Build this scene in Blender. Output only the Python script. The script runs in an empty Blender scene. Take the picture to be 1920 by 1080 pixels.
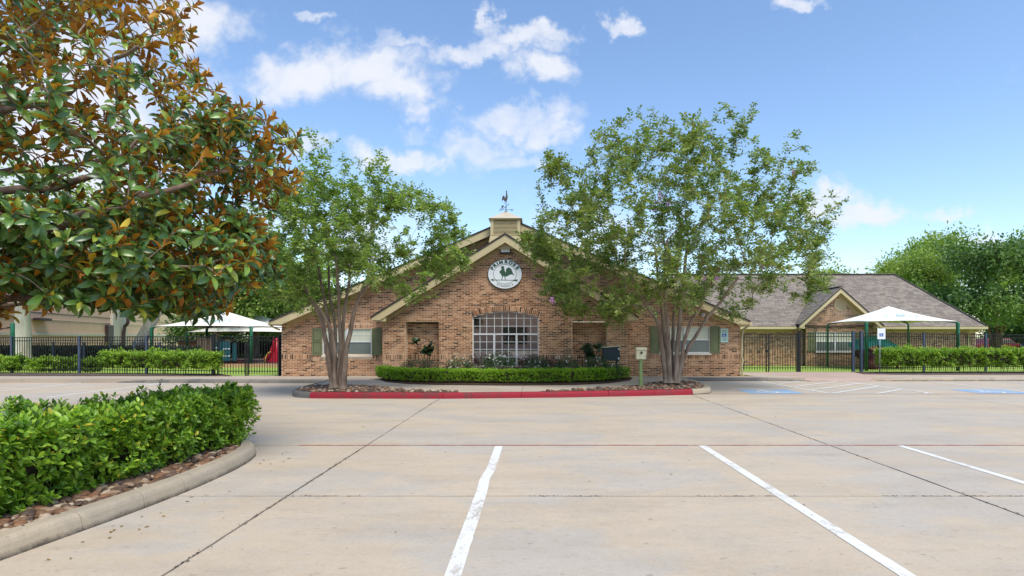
import bpy, math, random
import numpy as np
from mathutils import Matrix, Vector, noise as mnoise

random.seed(7)
rng = np.random.default_rng(7)
scene = bpy.context.scene
COL = scene.collection

# ---------------------------------------------------------------- camera
CH, F, CX, HY = 1.6, 1070.0, 1003.0, 633.0      # eye height, focal length in px of a 1920 wide picture
cam_d = bpy.data.cameras.new("camera")
cam = bpy.data.objects.new("camera", cam_d)
COL.objects.link(cam)
cam.location = (0, 0, CH)
cam.rotation_euler = (math.radians(90), 0, 0)
cam_d.sensor_width = 36
cam_d.lens = F / 1920 * 36
cam_d.shift_x = -(CX - 960) / 1920
cam_d.shift_y = (HY - 540) / 1920
cam_d.clip_start = 0.05
cam_d.clip_end = 6000
scene.camera = cam

# ---------------------------------------------------------------- light
SUN_EL, SUN_ROT = math.radians(60), math.radians(152)
world = bpy.data.worlds.new("World")
scene.world = world
world.use_nodes = True
wt = world.node_tree
wt.nodes.clear()


def sky_world():
    N, L = wt.nodes, wt.links

    def nd(t, **k):
        n = N.new(t)
        for a, b in k.items():
            setattr(n, a, b)
        return n

    def math_(op, a, b=None, c=None, clamp=False):
        n = nd('ShaderNodeMath', operation=op)
        n.use_clamp = clamp
        for i, v in enumerate((a, b, c)):
            if v is None:
                continue
            if isinstance(v, (int, float)):
                n.inputs[i].default_value = v
            else:
                L.new(v, n.inputs[i])
        return n.outputs[0]

    def vmath(op, a, b=None, out=0):
        n = nd('ShaderNodeVectorMath', operation=op)
        for i, v in enumerate((a, b)):
            if v is None:
                continue
            if isinstance(v, tuple):
                n.inputs[i].default_value = v
            else:
                L.new(v, n.inputs[i])
        return n.outputs[out]

    sky = nd('ShaderNodeTexSky', sky_type='NISHITA')
    sky.sun_disc = False
    sky.sun_elevation = SUN_EL
    sky.sun_rotation = SUN_ROT
    sky.air_density = 1.0
    sky.dust_density = 0.6
    sky.ozone_density = 1.6
    hs = nd('ShaderNodeHueSaturation')
    hs.inputs['Saturation'].default_value = 1.06
    hs.inputs['Value'].default_value = 1.0
    L.new(sky.outputs[0], hs.inputs['Color'])
    tc = nd('ShaderNodeTexCoord')
    sep = nd('ShaderNodeSeparateXYZ')
    L.new(tc.outputs['Generated'], sep.inputs[0])
    x, y, z = sep.outputs
    ysafe = math_('MAXIMUM', y, 0.08)
    comb = nd('ShaderNodeCombineXYZ')
    L.new(math_('DIVIDE', x, ysafe), comb.inputs[0])
    L.new(math_('DIVIDE', z, ysafe), comb.inputs[1])
    P = comb.outputs[0]
    # ragged edges: bend the position with two scales of noise
    w = nd('ShaderNodeTexNoise')
    w.inputs['Scale'].default_value = 9.0
    w.inputs['Detail'].default_value = 7.0
    w.inputs['Roughness'].default_value = 0.62
    L.new(P, w.inputs['Vector'])
    off = vmath('MULTIPLY', vmath('SUBTRACT', w.outputs['Color'], (0.5, 0.5, 0.5)), (0.24, 0.15, 0))
    PW = vmath('ADD', P, off)
    clouds = [  # px, py, rx, ry, weight in the 1920 wide picture
        (345, 45, 120, 58, 1), (590, 52, 32, 16, .8), (560, 140, 98, 42, 1), (680, 122, 110, 44, 1),
        (745, 158, 84, 40, 1), (800, 190, 62, 26, .8), (735, 74, 78, 16, .6), (880, 92, 92, 24, .9),
        (975, 76, 88, 24, .9), (1030, 56, 46, 20, .8), (918, 42, 20, 34, .8), (1018, 132, 66, 34, 1),
        (1155, 50, 38, 18, .9), (1500, 4, 48, 16, .8), (745, 290, 84, 28, 1), (820, 302, 44, 22, .8),
        (965, 222, 112, 26, .8), (900, 272, 70, 38, .8), (1020, 246, 58, 28, .8), (950, 295, 92, 24, .7),
        (400, 165, 66, 48, .6), (450, 185, 34, 20, .6), (575, 272, 40, 26, .8), (1020, 304, 40, 16, .7),
        (1535, 358, 78, 26, 1), (1630, 392, 86, 28, 1), (1765, 394, 54, 14, .8), (1830, 450, 56, 24, 1),
        (690, 450, 120, 90, .75), (1130, 440, 170, 80, .6), (1560, 500, 90, 40, .5), (130, 250, 210, 270, 1),
        (500, 400, 120, 60, .6), (2150, 250, 150, 60, .9), (-350, 150, 260, 110, 1), (700, -260, 240, 80, .9),
        (1500, -330, 260, 90, .9), (100, -420, 260, 120, 1), (2300, -100, 200, 80, .8), (790, 238, 42, 16, .5)]
    acc = None
    for px, py, rx, ry, wgt in clouds:
        c = ((px - CX) / F, (HY - py) / F, 0)
        d = vmath('MULTIPLY', vmath('SUBTRACT', PW, c), (F / rx, F / ry, 0))
        ln = vmath('LENGTH', d, out=1)
        v = math_('MULTIPLY', math_('SUBTRACT', 1.48, ln, clamp=True), wgt)
        acc = v if acc is None else math_('MAXIMUM', acc, v)
    front = nd('ShaderNodeMapRange')
    front.inputs[1].default_value = 0.08
    front.inputs[2].default_value = 0.3
    L.new(y, front.inputs[0])
    acc = math_('MULTIPLY', acc, front.outputs[0])
    # the rest of the sky: scattered clouds on a flat layer
    zs = math_('MAXIMUM', z, 0.06)
    cb2 = nd('ShaderNodeCombineXYZ')
    L.new(math_('DIVIDE', x, zs), cb2.inputs[0])
    L.new(math_('DIVIDE', y, zs), cb2.inputs[1])
    n2 = nd('ShaderNodeTexNoise')
    n2.inputs['Scale'].default_value = 1.3
    n2.inputs['Detail'].default_value = 8.0
    n2.inputs['Roughness'].default_value = 0.58
    L.new(cb2.outputs[0], n2.inputs['Vector'])
    back = nd('ShaderNodeMapRange')
    back.inputs[1].default_value = 0.50
    back.inputs[2].default_value = 0.68
    L.new(n2.outputs[0], back.inputs[0])
    inv = math_('SUBTRACT', 1.0, front.outputs[0])
    acc = math_('MAXIMUM', acc, math_('MULTIPLY', back.outputs[0], inv))
    # density breakup
    n3 = nd('ShaderNodeTexNoise')
    n3.inputs['Scale'].default_value = 14.0
    n3.inputs['Detail'].default_value = 9.0
    n3.inputs['Roughness'].default_value = 0.6
    L.new(P, n3.inputs['Vector'])
    acc = math_('ADD', acc, math_('MULTIPLY', math_('SUBTRACT', n3.outputs[0], 0.56), 1.25))
    m = nd('ShaderNodeMapRange', interpolation_type='SMOOTHSTEP')
    m.inputs[1].default_value = 0.06
    m.inputs[2].default_value = 1.1
    m.inputs[4].default_value = 0.93
    L.new(acc, m.inputs[0])
    mix = nd('ShaderNodeMix', data_type='RGBA')
    L.new(m.outputs[0], mix.inputs[0])
    L.new(hs.outputs[0], mix.inputs[6])
    mix.inputs[7].default_value = CLOUD
    bg = nd('ShaderNodeBackground')
    bg.inputs[1].default_value = SKY_STRENGTH
    L.new(mix.outputs[2], bg.inputs[0])
    out = nd('ShaderNodeOutputWorld')
    L.new(bg.outputs[0], out.inputs[0])


SKY_STRENGTH = 0.142
CLOUD = (3.75, 3.85, 4.15, 1)
sky_world()

sun_d = bpy.data.lights.new("sun", 'SUN')
sun = bpy.data.objects.new("sun", sun_d)
COL.objects.link(sun)
sun_d.energy = 2.2
sun_d.angle = math.radians(26)
sun_d.color = (1.0, 0.94, 0.84)
sdir = Vector((math.sin(SUN_ROT) * math.cos(SUN_EL), math.cos(SUN_ROT) * math.cos(SUN_EL), math.sin(SUN_EL)))
sun.rotation_euler = sdir.to_track_quat('Z', 'Y').to_euler()
sun.location = (0, -5, 30)

scene.view_settings.view_transform = 'Standard'
scene.view_settings.look = 'None'
scene.view_settings.exposure = 0.78
scene.view_settings.gamma = 1
scene.view_settings.use_curve_mapping = False
scene.render.engine = 'CYCLES'
cy = scene.cycles
cy.use_denoising = True
cy.max_bounces = 6
cy.diffuse_bounces = 3
cy.glossy_bounces = 3
cy.transmission_bounces = 4
cy.transparent_max_bounces = 8
cy.caustics_reflective = False
cy.caustics_refractive = False

# ---------------------------------------------------------------- helpers
WM = {}


def wx(px, Y):
    return (px - CX) * Y / F


def wz(py, Y):
    return CH + (HY - py) * Y / F


def G(px, py, z=0.0):
    Y = F * (CH - z) / (py - HY)
    return (wx(px, Y), Y)


def link(o, parent=None, world=None):
    COL.objects.link(o)
    if parent is not None:
        o.parent = parent
        o.matrix_parent_inverse = WM.get(parent.name, Matrix.Identity(4)).inverted()
    WM[o.name] = world.copy() if world is not None else Matrix.Identity(4)
    return o


def thing(name, label, cat, loc=(0, 0, 0), group=None):
    o = bpy.data.objects.new(name, None)
    o.empty_display_size = 0.2
    o.location = loc
    COL.objects.link(o)
    WM[o.name] = Matrix.Translation(Vector(loc))
    o['label'] = label
    o['category'] = cat
    if group:
        o['group'] = group
    return o


def tag(o, label, cat, group=None, kind=None):
    o['label'] = label
    o['category'] = cat
    if group:
        o['group'] = group
    if kind:
        o['kind'] = kind
    return o


def np_mesh(name, verts, faces, mat=None, smooth=False, mats=None, fmat=None):
    """verts (N,3); faces: (M,k) array or list of lists"""
    me = bpy.data.meshes.new(name)
    verts = np.asarray(verts, dtype=np.float32)
    me.vertices.add(len(verts))
    me.vertices.foreach_set("co", verts.ravel())
    if isinstance(faces, np.ndarray):
        k = faces.shape[1]
        tot = np.full(len(faces), k, dtype=np.int32)
        flat = faces.astype(np.int32).ravel()
    else:
        tot = np.array([len(f) for f in faces], dtype=np.int32)
        flat = np.array([i for f in faces for i in f], dtype=np.int32)
    start = np.concatenate(([0], np.cumsum(tot)[:-1])).astype(np.int32)
    me.loops.add(len(flat))
    me.loops.foreach_set("vertex_index", flat)
    me.polygons.add(len(tot))
    me.polygons.foreach_set("loop_start", start)
    me.polygons.foreach_set("loop_total", tot)
    if mats:
        for m in mats:
            me.materials.append(m)
        if fmat is not None:
            me.polygons.foreach_set("material_index", np.asarray(fmat, dtype=np.int32))
    elif mat:
        me.materials.append(mat)
    me.polygons.foreach_set("use_smooth", np.full(len(tot), bool(smooth), dtype=bool))
    me.update(calc_edges=True)
    return me


class MB:
    def __init__(s):
        s.v = []
        s.f = []

    def add(s, vs, fs):
        b = len(s.v)
        s.v += [tuple(v) for v in vs]
        s.f += [[i + b for i in f] for f in fs]
        return s

    def box(s, x0, x1, y0, y1, z0, z1):
        return s.add([(x0, y0, z0), (x1, y0, z0), (x1, y1, z0), (x0, y1, z0), (x0, y0, z1), (x1, y0, z1), (x1, y1, z1), (x0, y1, z1)],
                     [[0, 3, 2, 1], [4, 5, 6, 7], [0, 1, 5, 4], [1, 2, 6, 5], [2, 3, 7, 6], [3, 0, 4, 7]])

    def bar(s, p, q, w, h, up=(0, 0, 1)):
        p, q = Vector(p), Vector(q)
        d = (q - p).normalized()
        up = Vector(up)
        sd = d.cross(up)
        if sd.length < 1e-4:
            sd = d.cross(Vector((1, 0, 0)))
        sd.normalize()
        u = sd.cross(d).normalized()
        vs = []
        for c in (p, q):
            for a, b in ((-1, -1), (1, -1), (1, 1), (-1, 1)):
                vs.append(c + sd * (a * w / 2) + u * (b * h / 2))
        return s.add(vs, [[0, 3, 2, 1], [4, 5, 6, 7], [0, 1, 5, 4], [1, 2, 6, 5], [2, 3, 7, 6], [3, 0, 4, 7]])

    def prism_y(s, poly, y0, y1):
        """poly in (x,z), counter-clockwise seen from -Y"""
        n = len(poly)
        vs = [(x, y0, z) for x, z in poly] + [(x, y1, z) for x, z in poly]
        fs = [list(range(n)), list(range(2 * n - 1, n - 1, -1))]
        for i in range(n):
            j = (i + 1) % n
            fs.append([j, i, n + i, n + j])
        return s.add(vs, fs)

    def prism_z(s, poly, z0, z1):
        n = len(poly)
        vs = [(x, y, z0) for x, y in poly] + [(x, y, z1) for x, y in poly]
        fs = [list(range(n - 1, -1, -1)), list(range(n, 2 * n))]
        for i in range(n):
            j = (i + 1) % n
            fs.append([i, j, n + j, n + i])
        return s.add(vs, fs)

    def tube(s, pts, rad, seg=8, caps=True, wob=0.0):
        pts = [Vector(p) for p in pts]
        n = len(pts)
        if isinstance(rad, (int, float)):
            rad = [rad] * n
        vs, fs = [], []
        ref = Vector((0.31, 0.95, 0.07))
        for i, p in enumerate(pts):
            d = (pts[min(i + 1, n - 1)] - pts[max(i - 1, 0)]).normalized()
            a = ref - d * ref.dot(d)
            if a.length < 1e-3:
                a = Vector((1, 0, 0)) - d * d.x
            a.normalize()
            ref = a
            b = d.cross(a)
            for k in range(seg):
                t = 2 * math.pi * k / seg
                r = rad[i]
                if wob:
                    r *= 1 + wob * math.sin(3 * t + i * 0.25) + wob * 0.8 * math.sin(5 * t - i * 0.2) + wob * .5 * (random.random() - .5)
                vs.append(p + a * (r * math.cos(t)) + b * (r * math.sin(t)))
        for i in range(n - 1):
            for k in range(seg):
                k2 = (k + 1) % seg
                fs.append([i * seg + k, i * seg + k2, (i + 1) * seg + k2, (i + 1) * seg + k])
        if caps:
            fs.append(list(range(seg - 1, -1, -1)))
            fs.append([(n - 1) * seg + k for k in range(seg)])
        return s.add(vs, fs)

    def mesh(s, name, mat, smooth=False):
        return np_mesh(name, s.v, s.f, mat, smooth)

    def build(s, name, mat, parent=None, smooth=False, bevel=0):
        o = bpy.data.objects.new(name, s.mesh(name, mat, smooth))
        link(o, parent)
        if bevel:
            m = o.modifiers.new('bevel', 'BEVEL')
            m.width = bevel
            m.segments = 2
            m.limit_method = 'ANGLE'
        return o


def struct(o):
    o['kind'] = 'structure'
    return o


def place(name, mesh, mat4, parent):
    o = bpy.data.objects.new(name, mesh)
    link(o, parent, mat4)
    o.matrix_parent_inverse = Matrix.Identity(4)
    o.matrix_basis = (WM[parent.name].inverted() @ mat4) if parent is not None else mat4
    return o


def pieces(name, stuffname, mesh, mats4, parent, limit=300, key=None, label=None):
    """first `limit` (nearest the camera) as objects, the rest joined as one stuff part"""
    mats4 = list(mats4)
    c = Vector((0, 0, CH))
    if key is None:
        key = lambda m: (m.translation - c).length
    if len(mats4) > limit:
        mats4.sort(key=key)
    for m in mats4[:limit]:
        place(name, mesh, m, parent)
    rest = mats4[limit:]
    if rest:
        A = np.array([[list(r) for r in m] for m in rest])
        n = len(mesh.vertices)
        v = np.empty(n * 3, dtype=np.float32)
        mesh.vertices.foreach_get("co", v)
        v = np.hstack([v.reshape(-1, 3), np.ones((n, 1))])
        V = np.einsum('nij,kj->nki', A, v)[:, :, :3].reshape(-1, 3)
        pol = [list(p.vertices) for p in mesh.polygons]
        k0 = len(pol[0])
        if all(len(p) == k0 for p in pol):
            P = np.array(pol)
            FF = (P[None] + (np.arange(len(rest)) * n)[:, None, None]).reshape(-1, k0)
        else:
            FF = [[i + b * n for i in f] for b in range(len(rest)) for f in pol]
        me = np_mesh(stuffname, V, FF, mesh.materials[0], bool(mesh.polygons[0].use_smooth))
        o = bpy.data.objects.new(stuffname, me)
        link(o, parent)
        o['kind'] = 'stuff'
        return o


def dup(root, loc, label=None, rot=0.0, scale=1.0):
    r = root.copy()
    COL.objects.link(r)
    r.location = loc
    r.rotation_euler = (0, 0, rot)
    r.scale = (scale,) * 3
    if label:
        r['label'] = label
    for ch in list(root.children):
        c = ch.copy()
        COL.objects.link(c)
        c.parent = r
        for g in list(ch.children):
            d = g.copy()
            COL.objects.link(d)
            d.parent = c
    return r


# ---------------------------------------------------------------- materials
def s2l(c):
    return tuple(((x / 255) / 12.92 if x / 255 <= .04045 else ((x / 255 + .055) / 1.055) ** 2.4) for x in c)


class NT:
    def __init__(s, name):
        s.m = bpy.data.materials.new(name)
        s.m.use_nodes = True
        s.t = s.m.node_tree
        s.t.nodes.clear()
        s.out = s.t.nodes.new('ShaderNodeOutputMaterial')
        s.geo = s.n('ShaderNodeNewGeometry')
        s.pos = s.geo.outputs['Position']

    def n(s, t, **k):
        o = s.t.nodes.new(t)
        for a, b in k.items():
            setattr(o, a, b)
        return o

    def l(s, a, b):
        s.t.links.new(a, b)

    def math(s, op, a, b=None, clamp=False):
        o = s.n('ShaderNodeMath', operation=op)
        o.use_clamp = clamp
        for i, v in enumerate((a, b)):
            if v is None:
                continue
            if isinstance(v, (int, float)):
                o.inputs[i].default_value = v
            else:
                s.l(v, o.inputs[i])
        return o.outputs[0]

    def noise(s, scale, detail=4, rough=.55, stretch=None, vec=None):
        o = s.n('ShaderNodeTexNoise')
        o.inputs['Scale'].default_value = scale
        o.inputs['Detail'].default_value = detail
        o.inputs['Roughness'].default_value = rough
        v = vec or s.pos
        if stretch:
            m = s.n('ShaderNodeMapping')
            m.inputs['Scale'].default_value = stretch
            s.l(v, m.inputs[0])
            v = m.outputs[0]
        s.l(v, o.inputs['Vector'])
        return o.outputs[0]

    def ramp(s, fac, stops, interp='LINEAR'):
        o = s.n('ShaderNodeValToRGB')
        cr = o.color_ramp
        cr.interpolation = interp
        while len(cr.elements) < len(stops):
            cr.elements.new(0.5)
        for e, (p, c) in zip(cr.elements, stops):
            e.position = p
            e.color = (*c, 1) if len(c) == 3 else c
        s.l(fac, o.inputs[0])
        return o.outputs[0]

    def mix(s, fac, a, b, blend='MIX'):
        o = s.n('ShaderNodeMix', data_type='RGBA', blend_type=blend)
        for i, v in ((0, fac), (6, a), (7, b)):
            if isinstance(v, (int, float)):
                o.inputs[i].default_value = v
            elif isinstance(v, tuple):
                o.inputs[i].default_value = (*v, 1) if len(v) == 3 else v
            else:
                s.l(v, o.inputs[i])
        return o.outputs[2]

    def range(s, v, a, b, c=0, d=1):
        o = s.n('ShaderNodeMapRange')
        s.l(v, o.inputs[0])
        for i, q in enumerate((a, b, c, d)):
            o.inputs[i + 1].default_value = q
        return o.outputs[0]

    def bump(s, h, strength, dist=.01):
        o = s.n('ShaderNodeBump')
        o.inputs['Strength'].default_value = strength
        o.inputs['Distance'].default_value = dist
        s.l(h, o.inputs['Height'])
        return o.outputs[0]

    def rnd(s):
        oi = s.n('ShaderNodeObjectInfo')
        return s.math('FRACT', s.math('ADD', s.geo.outputs['Random Per Island'], s.math('MULTIPLY', oi.outputs['Random'], 7.31)))

    def pbsdf(s, color, rough=.7, metal=0, normal=None, spec=.5, finish=True):
        p = s.n('ShaderNodeBsdfPrincipled')
        for k, v in (('Base Color', color), ('Roughness', rough), ('Metallic', metal), ('Specular IOR Level', spec)):
            if isinstance(v, (int, float)):
                p.inputs[k].default_value = v
            elif isinstance(v, tuple):
                p.inputs[k].default_value = (*v, 1)
            else:
                s.l(v, p.inputs[k])
        if normal is not None:
            s.l(normal, p.inputs['Normal'])
        if finish:
            s.l(p.outputs[0], s.out.inputs[0])
        return p.outputs[0]


def m_plain(name, rgb, rough=.6, var=.12, scale=6, metal=0, bump=.15, lin=False, dirt=0.0, spec=.5):
    t = NT(name)
    c = rgb if lin else s2l(rgb)
    d = tuple(x * (1 - var * 1.6) for x in c)
    e = tuple(min(1, x * (1 + var)) for x in c)
    n = t.noise(scale, 5, .6)
    col = t.ramp(n, [(.3, d), (.7, e)])
    if dirt:
        n2 = t.noise(scale * .35, 6, .7, (1, 1, .4))
        col = t.mix(t.range(n2, .5, .75, 0, dirt), col, (.09, .075, .055))
    nn = t.noise(scale * 12, 3)
    t.pbsdf(col, rough, metal, t.bump(nn, bump, .004), spec)
    return t.m


def m_brick():
    t = NT('brick_clay')
    r = t.rnd()
    base = t.ramp(r, [(0, s2l((194, 150, 114))), (.15, s2l((176, 131, 96))), (.32, s2l((156, 113, 82))), (.48, s2l((168, 124, 90))),
                      (.60, s2l((138, 97, 67))), (.70, s2l((104, 74, 50))), (.80, s2l((74, 53, 37))), (.86, s2l((148, 102, 74))),
                      (.94, s2l((200, 160, 126)))], 'CONSTANT')
    n = t.noise(38, 5, .65)
    col = t.mix(t.range(n, .35, .7, 0, .55), base, t.mix(1.0, base, (.62, .55, .5), 'MULTIPLY'))
    n2 = t.noise(.9, 4, .6)
    col = t.mix(t.range(n2, .45, .75, 0, .35), col, s2l((196, 168, 142)))
    t.pbsdf(col, .86, 0, t.bump(t.noise(90, 4), .5, .004), .3)
    return t.m


def m_mortar():
    t = NT('mortar')
    col = t.ramp(t.noise(3.5, 6, .7), [(.3, s2l((214, 184, 152))), (.7, s2l((232, 208, 178)))])
    t.pbsdf(col, .9, 0, t.bump(t.noise(120, 3), .4, .003), .2)
    return t.m


def m_concrete(name, a, b, c, crack=False, slabvar=.10, grime=.35):
    t = NT(name)
    big = t.noise(.28, 6, .62, (1, 1.5, 1))
    mid = t.noise(1.1, 7, .66, (.5, 1.3, 1))
    fine = t.noise(9, 6, .7)
    grain = t.noise(110, 3, .75)
    col = t.ramp(big, [(.38, a), (.47, b), (.54, c), (.63, a)])
    col = t.mix(t.range(mid, .44, .62, 0, .75), col, t.mix(1.0, col, (.88, .875, .87), 'MULTIPLY'))
    pale = t.noise(.7, 6, .7, (1.2, .6, 1), )
    col = t.mix(t.range(pale, .56, .72, 0, .5), col, t.mix(1.0, col, (1.08, 1.075, 1.07), 'MULTIPLY'))
    streak = t.noise(2.6, 8, .78, (.28, 1.0, 1))
    col = t.mix(t.range(streak, .56, .78, 0, grime), col, (.20, .175, .145))
    spot = t.noise(6, 9, .82, (.6, 1, 1))
    col = t.mix(t.range(spot, .62, .76, 0, grime * 1.1), col, (.15, .125, .10))
    grit = t.noise(34, 5, .75)
    col = t.mix(t.range(grit, .5, .68, 0, .42), col, t.mix(1.0, col, (.70, .68, .65), 'MULTIPLY'))
    pock = t.noise(17, 4, .6, (.5, 1, 1))
    col = t.mix(t.range(pock, .64, .70, 0, .5), col, (.20, .17, .13))
    col = t.mix(t.range(fine, .32, .68, 0, .40), col, t.mix(1.0, col, (.80, .79, .78), 'MULTIPLY'))
    col = t.mix(t.range(grain, .3, .7, 0, .42), col, t.mix(1.0, col, (.68, .66, .64), 'MULTIPLY'))
    r = t.rnd()
    col = t.mix(t.math('MULTIPLY', r, min(1, slabvar * 8)), col, t.mix(1.0, col, (.90, .91, .93), 'MULTIPLY'))
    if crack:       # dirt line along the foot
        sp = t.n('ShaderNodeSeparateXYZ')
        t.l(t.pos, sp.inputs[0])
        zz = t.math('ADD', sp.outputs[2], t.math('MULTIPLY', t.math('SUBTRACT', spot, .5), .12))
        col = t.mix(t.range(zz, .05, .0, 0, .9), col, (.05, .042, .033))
    h = t.math('ADD', t.math('MULTIPLY', grain, .5), fine)
    t.pbsdf(col, .82, 0, t.bump(h, .35, .006), .35)
    return t.m


def m_paint(name, rgb, wear=.5, under=(.42, .37, .30), scale=14):
    t = NT(name)
    c = s2l(rgb)
    n = t.noise(scale, 9, .78, (1, .5, 1))
    n2 = t.noise(1.3, 3, .5)
    v = t.math('ADD', n, t.math('MULTIPLY', t.math('SUBTRACT', n2, .5), .5))
    col = t.mix(t.range(v, .60 - wear * .1, .70 - wear * .05, 0, .85), c, under)
    g = t.noise(60, 4, .7)
    col = t.mix(t.range(g, .4, .75, 0, .22), col, under)
    t.pbsdf(col, .7, 0, None, .35)
    return t.m


def m_leaf(name, stops, rough=.45, trans=.3, back=None, spec=.5, hue_noise=None):
    t = NT(name)
    r = t.rnd()
    col = t.ramp(r, stops)
    if hue_noise:
        n = t.noise(hue_noise[0], 3, .5)
        col = t.mix(t.range(n, .42, .66, 0, hue_noise[2]), col, hue_noise[1])
    v = t.noise(40, 2)
    col = t.mix(t.range(v, .3, .7, 0, .25), col, t.mix(1.0, col, (.7, .75, .6), 'MULTIPLY'))
    if back:
        bc = t.ramp(t.math('FRACT', t.math('MULTIPLY', r, 5.7)), back)
        col = t.mix(t.geo.outputs['Backfacing'], col, bc)
        rough = t.math('ADD', rough, t.math('MULTIPLY', t.geo.outputs['Backfacing'], .4))
    p = t.pbsdf(col, rough, 0, None, spec, finish=False)
    tr = t.n('ShaderNodeBsdfTranslucent')
    t.l(t.mix(1.0, col, (1.25, 1.35, .7), 'MULTIPLY'), tr.inputs[0])
    mx = t.n('ShaderNodeMixShader')
    mx.inputs[0].default_value = trans
    t.l(p, mx.inputs[1])
    t.l(tr.outputs[0], mx.inputs[2])
    t.l(mx.outputs[0], t.out.inputs[0])
    return t.m


def m_bark(name, a, b, c, scale=7):
    t = NT(name)
    n = t.noise(scale, 7, .7, (1, 1, .22))
    n2 = t.noise(2.2, 4, .6, (1, 1, .5))
    col = t.ramp(n, [(.3, a), (.55, b), (.75, c)])
    col = t.mix(t.range(n2, .5, .7, 0, .5), col, c)
    t.pbsdf(col, .85, 0, t.bump(n, .8, .02), .25)
    return t.m


def m_glass(name, tint=(.03, .035, .035)):
    t = NT(name)
    n = t.noise(1.7, 2, .4)
    bp = t.bump(n, .006, .02)
    p = t.pbsdf(tint, .02, 0, bp, 1.0, finish=False)
    g = t.n('ShaderNodeBsdfGlossy')
    g.inputs['Roughness'].default_value = .015
    g.inputs[0].default_value = (.75, .75, .75, 1)
    t.l(bp, g.inputs['Normal'])
    mx = t.n('ShaderNodeMixShader')
    mx.inputs[0].default_value = .27
    t.l(p, mx.inputs[1])
    t.l(g.outputs[0], mx.inputs[2])
    t.l(mx.outputs[0], t.out.inputs[0])
    return t.m


def m_blinds(name, rgb, shade):
    t = NT(name)
    w = t.n('ShaderNodeTexWave', wave_type='BANDS', bands_direction='Z')
    w.inputs['Scale'].default_value = 7.5
    w.inputs['Distortion'].default_value = .15
    t.l(t.pos, w.inputs[0])
    col = t.mix(w.outputs['Fac'], s2l(rgb), s2l(shade))
    t.pbsdf(col, .25, 0, None, .8)
    return t.m


def m_ground(name, a, b, c, scale=3, bump=.5):
    t = NT(name)
    col = t.ramp(t.noise(scale, 8, .72), [(.32, a), (.5, b), (.68, c)])
    t.pbsdf(col, .95, 0, t.bump(t.noise(scale * 8, 5, .7), bump, .03), .15)
    return t.m


M = {}
M['brick'] = m_brick()
M['mortar'] = m_mortar()
M['slab'] = m_concrete('parking_concrete', (.53, .45, .35), (.57, .47, .345), (.51, .455, .38), grime=.45, slabvar=.035)
M['walk'] = m_concrete('sidewalk_concrete', (.48, .395, .30), (.54, .44, .33), (.50, .42, .34), slabvar=.05, grime=.15)
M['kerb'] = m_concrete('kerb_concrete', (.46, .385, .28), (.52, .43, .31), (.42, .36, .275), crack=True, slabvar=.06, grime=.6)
M['kerbdark'] = m_concrete('kerb_concrete_weathered', (.20, .185, .16), (.27, .24, .20), (.15, .145, .135), slabvar=.1, grime=.6)
M['pink'] = m_concrete('ramp_concrete_pink', (.52, .36, .28), (.56, .41, .33), (.50, .38, .30), slabvar=.05, grime=.12)
M['redkerb'] = m_paint('kerb_red_paint', (146, 24, 42), 1.0, (.13, .035, .035), 7)
M['white'] = m_paint('line_white_paint', (220, 219, 213), .95)
M['redline'] = m_paint('line_red_paint', (158, 92, 88), 1.3, (.44, .36, .28), 6)
M['blue'] = m_paint('symbol_blue_paint', (128, 166, 200), 1.2, (.42, .38, .33), 5)
M['whiteworn'] = m_paint('line_white_worn', (225, 222, 214), .9, (.45, .39, .31), 5)
M['filler'] = m_ground('joint_filler', (.05, .042, .032), (.12, .10, .075), (.32, .27, .20), 7)
M['tan'] = m_plain('trim_tan_paint', (192, 176, 134), .6, .05, 2, dirt=.12)
M['soffit'] = m_plain('soffit_tan_paint', (182, 163, 118), .7, .05, 2)
M['olive'] = m_plain('shutter_olive_paint', (104, 110, 74), .55, .06, 3)
M['whitepaint'] = m_plain('white_frame', (208, 211, 212), .45, .03, 4)
M['roofedge'] = m_plain('roof_edge', (58, 52, 50), .9, .2, 5)
M['glass'] = m_glass('window_glass', (.02, .022, .022))
M['blind_up'] = m_blinds('blinds_upper', (205, 208, 186), (172, 178, 158))
M['blind_low'] = m_blinds('blinds_behind_screen', (108, 118, 112), (84, 94, 90))
M['room'] = m_plain('room_wall', (110, 100, 88), .8, .2, 1)
M['black'] = m_plain('black_metal', (22, 22, 24), .45, .2, 9, metal=.2)
M['bluepost'] = m_plain('blue_grey_metal', (66, 78, 98), .4, .12, 9)
M['green'] = m_plain('green_post', (16, 96, 62), .4, .1, 9)
M['canvas'] = m_plain('canvas_white', (238, 234, 224), .8, .03, 1.5)
M['signwhite'] = m_plain('sign_white', (226, 230, 232), .5, .02, 3)
M['signgreen'] = m_plain('sign_green', (48, 84, 62), .6, .05, 3)
M['signedge'] = m_plain('sign_rim', (56, 76, 72), .6, .05, 3)
M['signmint'] = m_plain('sign_mint', (186, 216, 206), .5, .02, 3)
M['isablue'] = m_plain('sign_blue', (30, 84, 166), .5, .02, 3)
M['copper'] = m_plain('weathered_copper', (88, 84, 74), .5, .3, 12, metal=.5)
M['cuproof'] = m_plain('cupola_roof_metal', (222, 206, 178), .35, .05, 3, metal=.3)
M['tealbox'] = m_plain('cabinet_dark_teal', (20, 46, 54), .5, .12, 4)
M['postgreen'] = m_plain('post_olive_green', (122, 146, 88), .6, .12, 6, dirt=.35)
M['boxcream'] = m_plain('box_cream', (206, 202, 166), .6, .1, 9, dirt=.4)
M['mulch'] = m_ground('mulch', (.035, .02, .013), (.075, .045, .03), (.13, .085, .06), 14, 1.0)
M['soil'] = m_ground('soil_mulch', (.07, .05, .04), (.13, .10, .08), (.20, .15, .12), 9, 1.0)
M['lawn'] = m_ground('lawn_grass', (.17, .28, .045), (.27, .39, .07), (.36, .46, .11), 6, .5)
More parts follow.
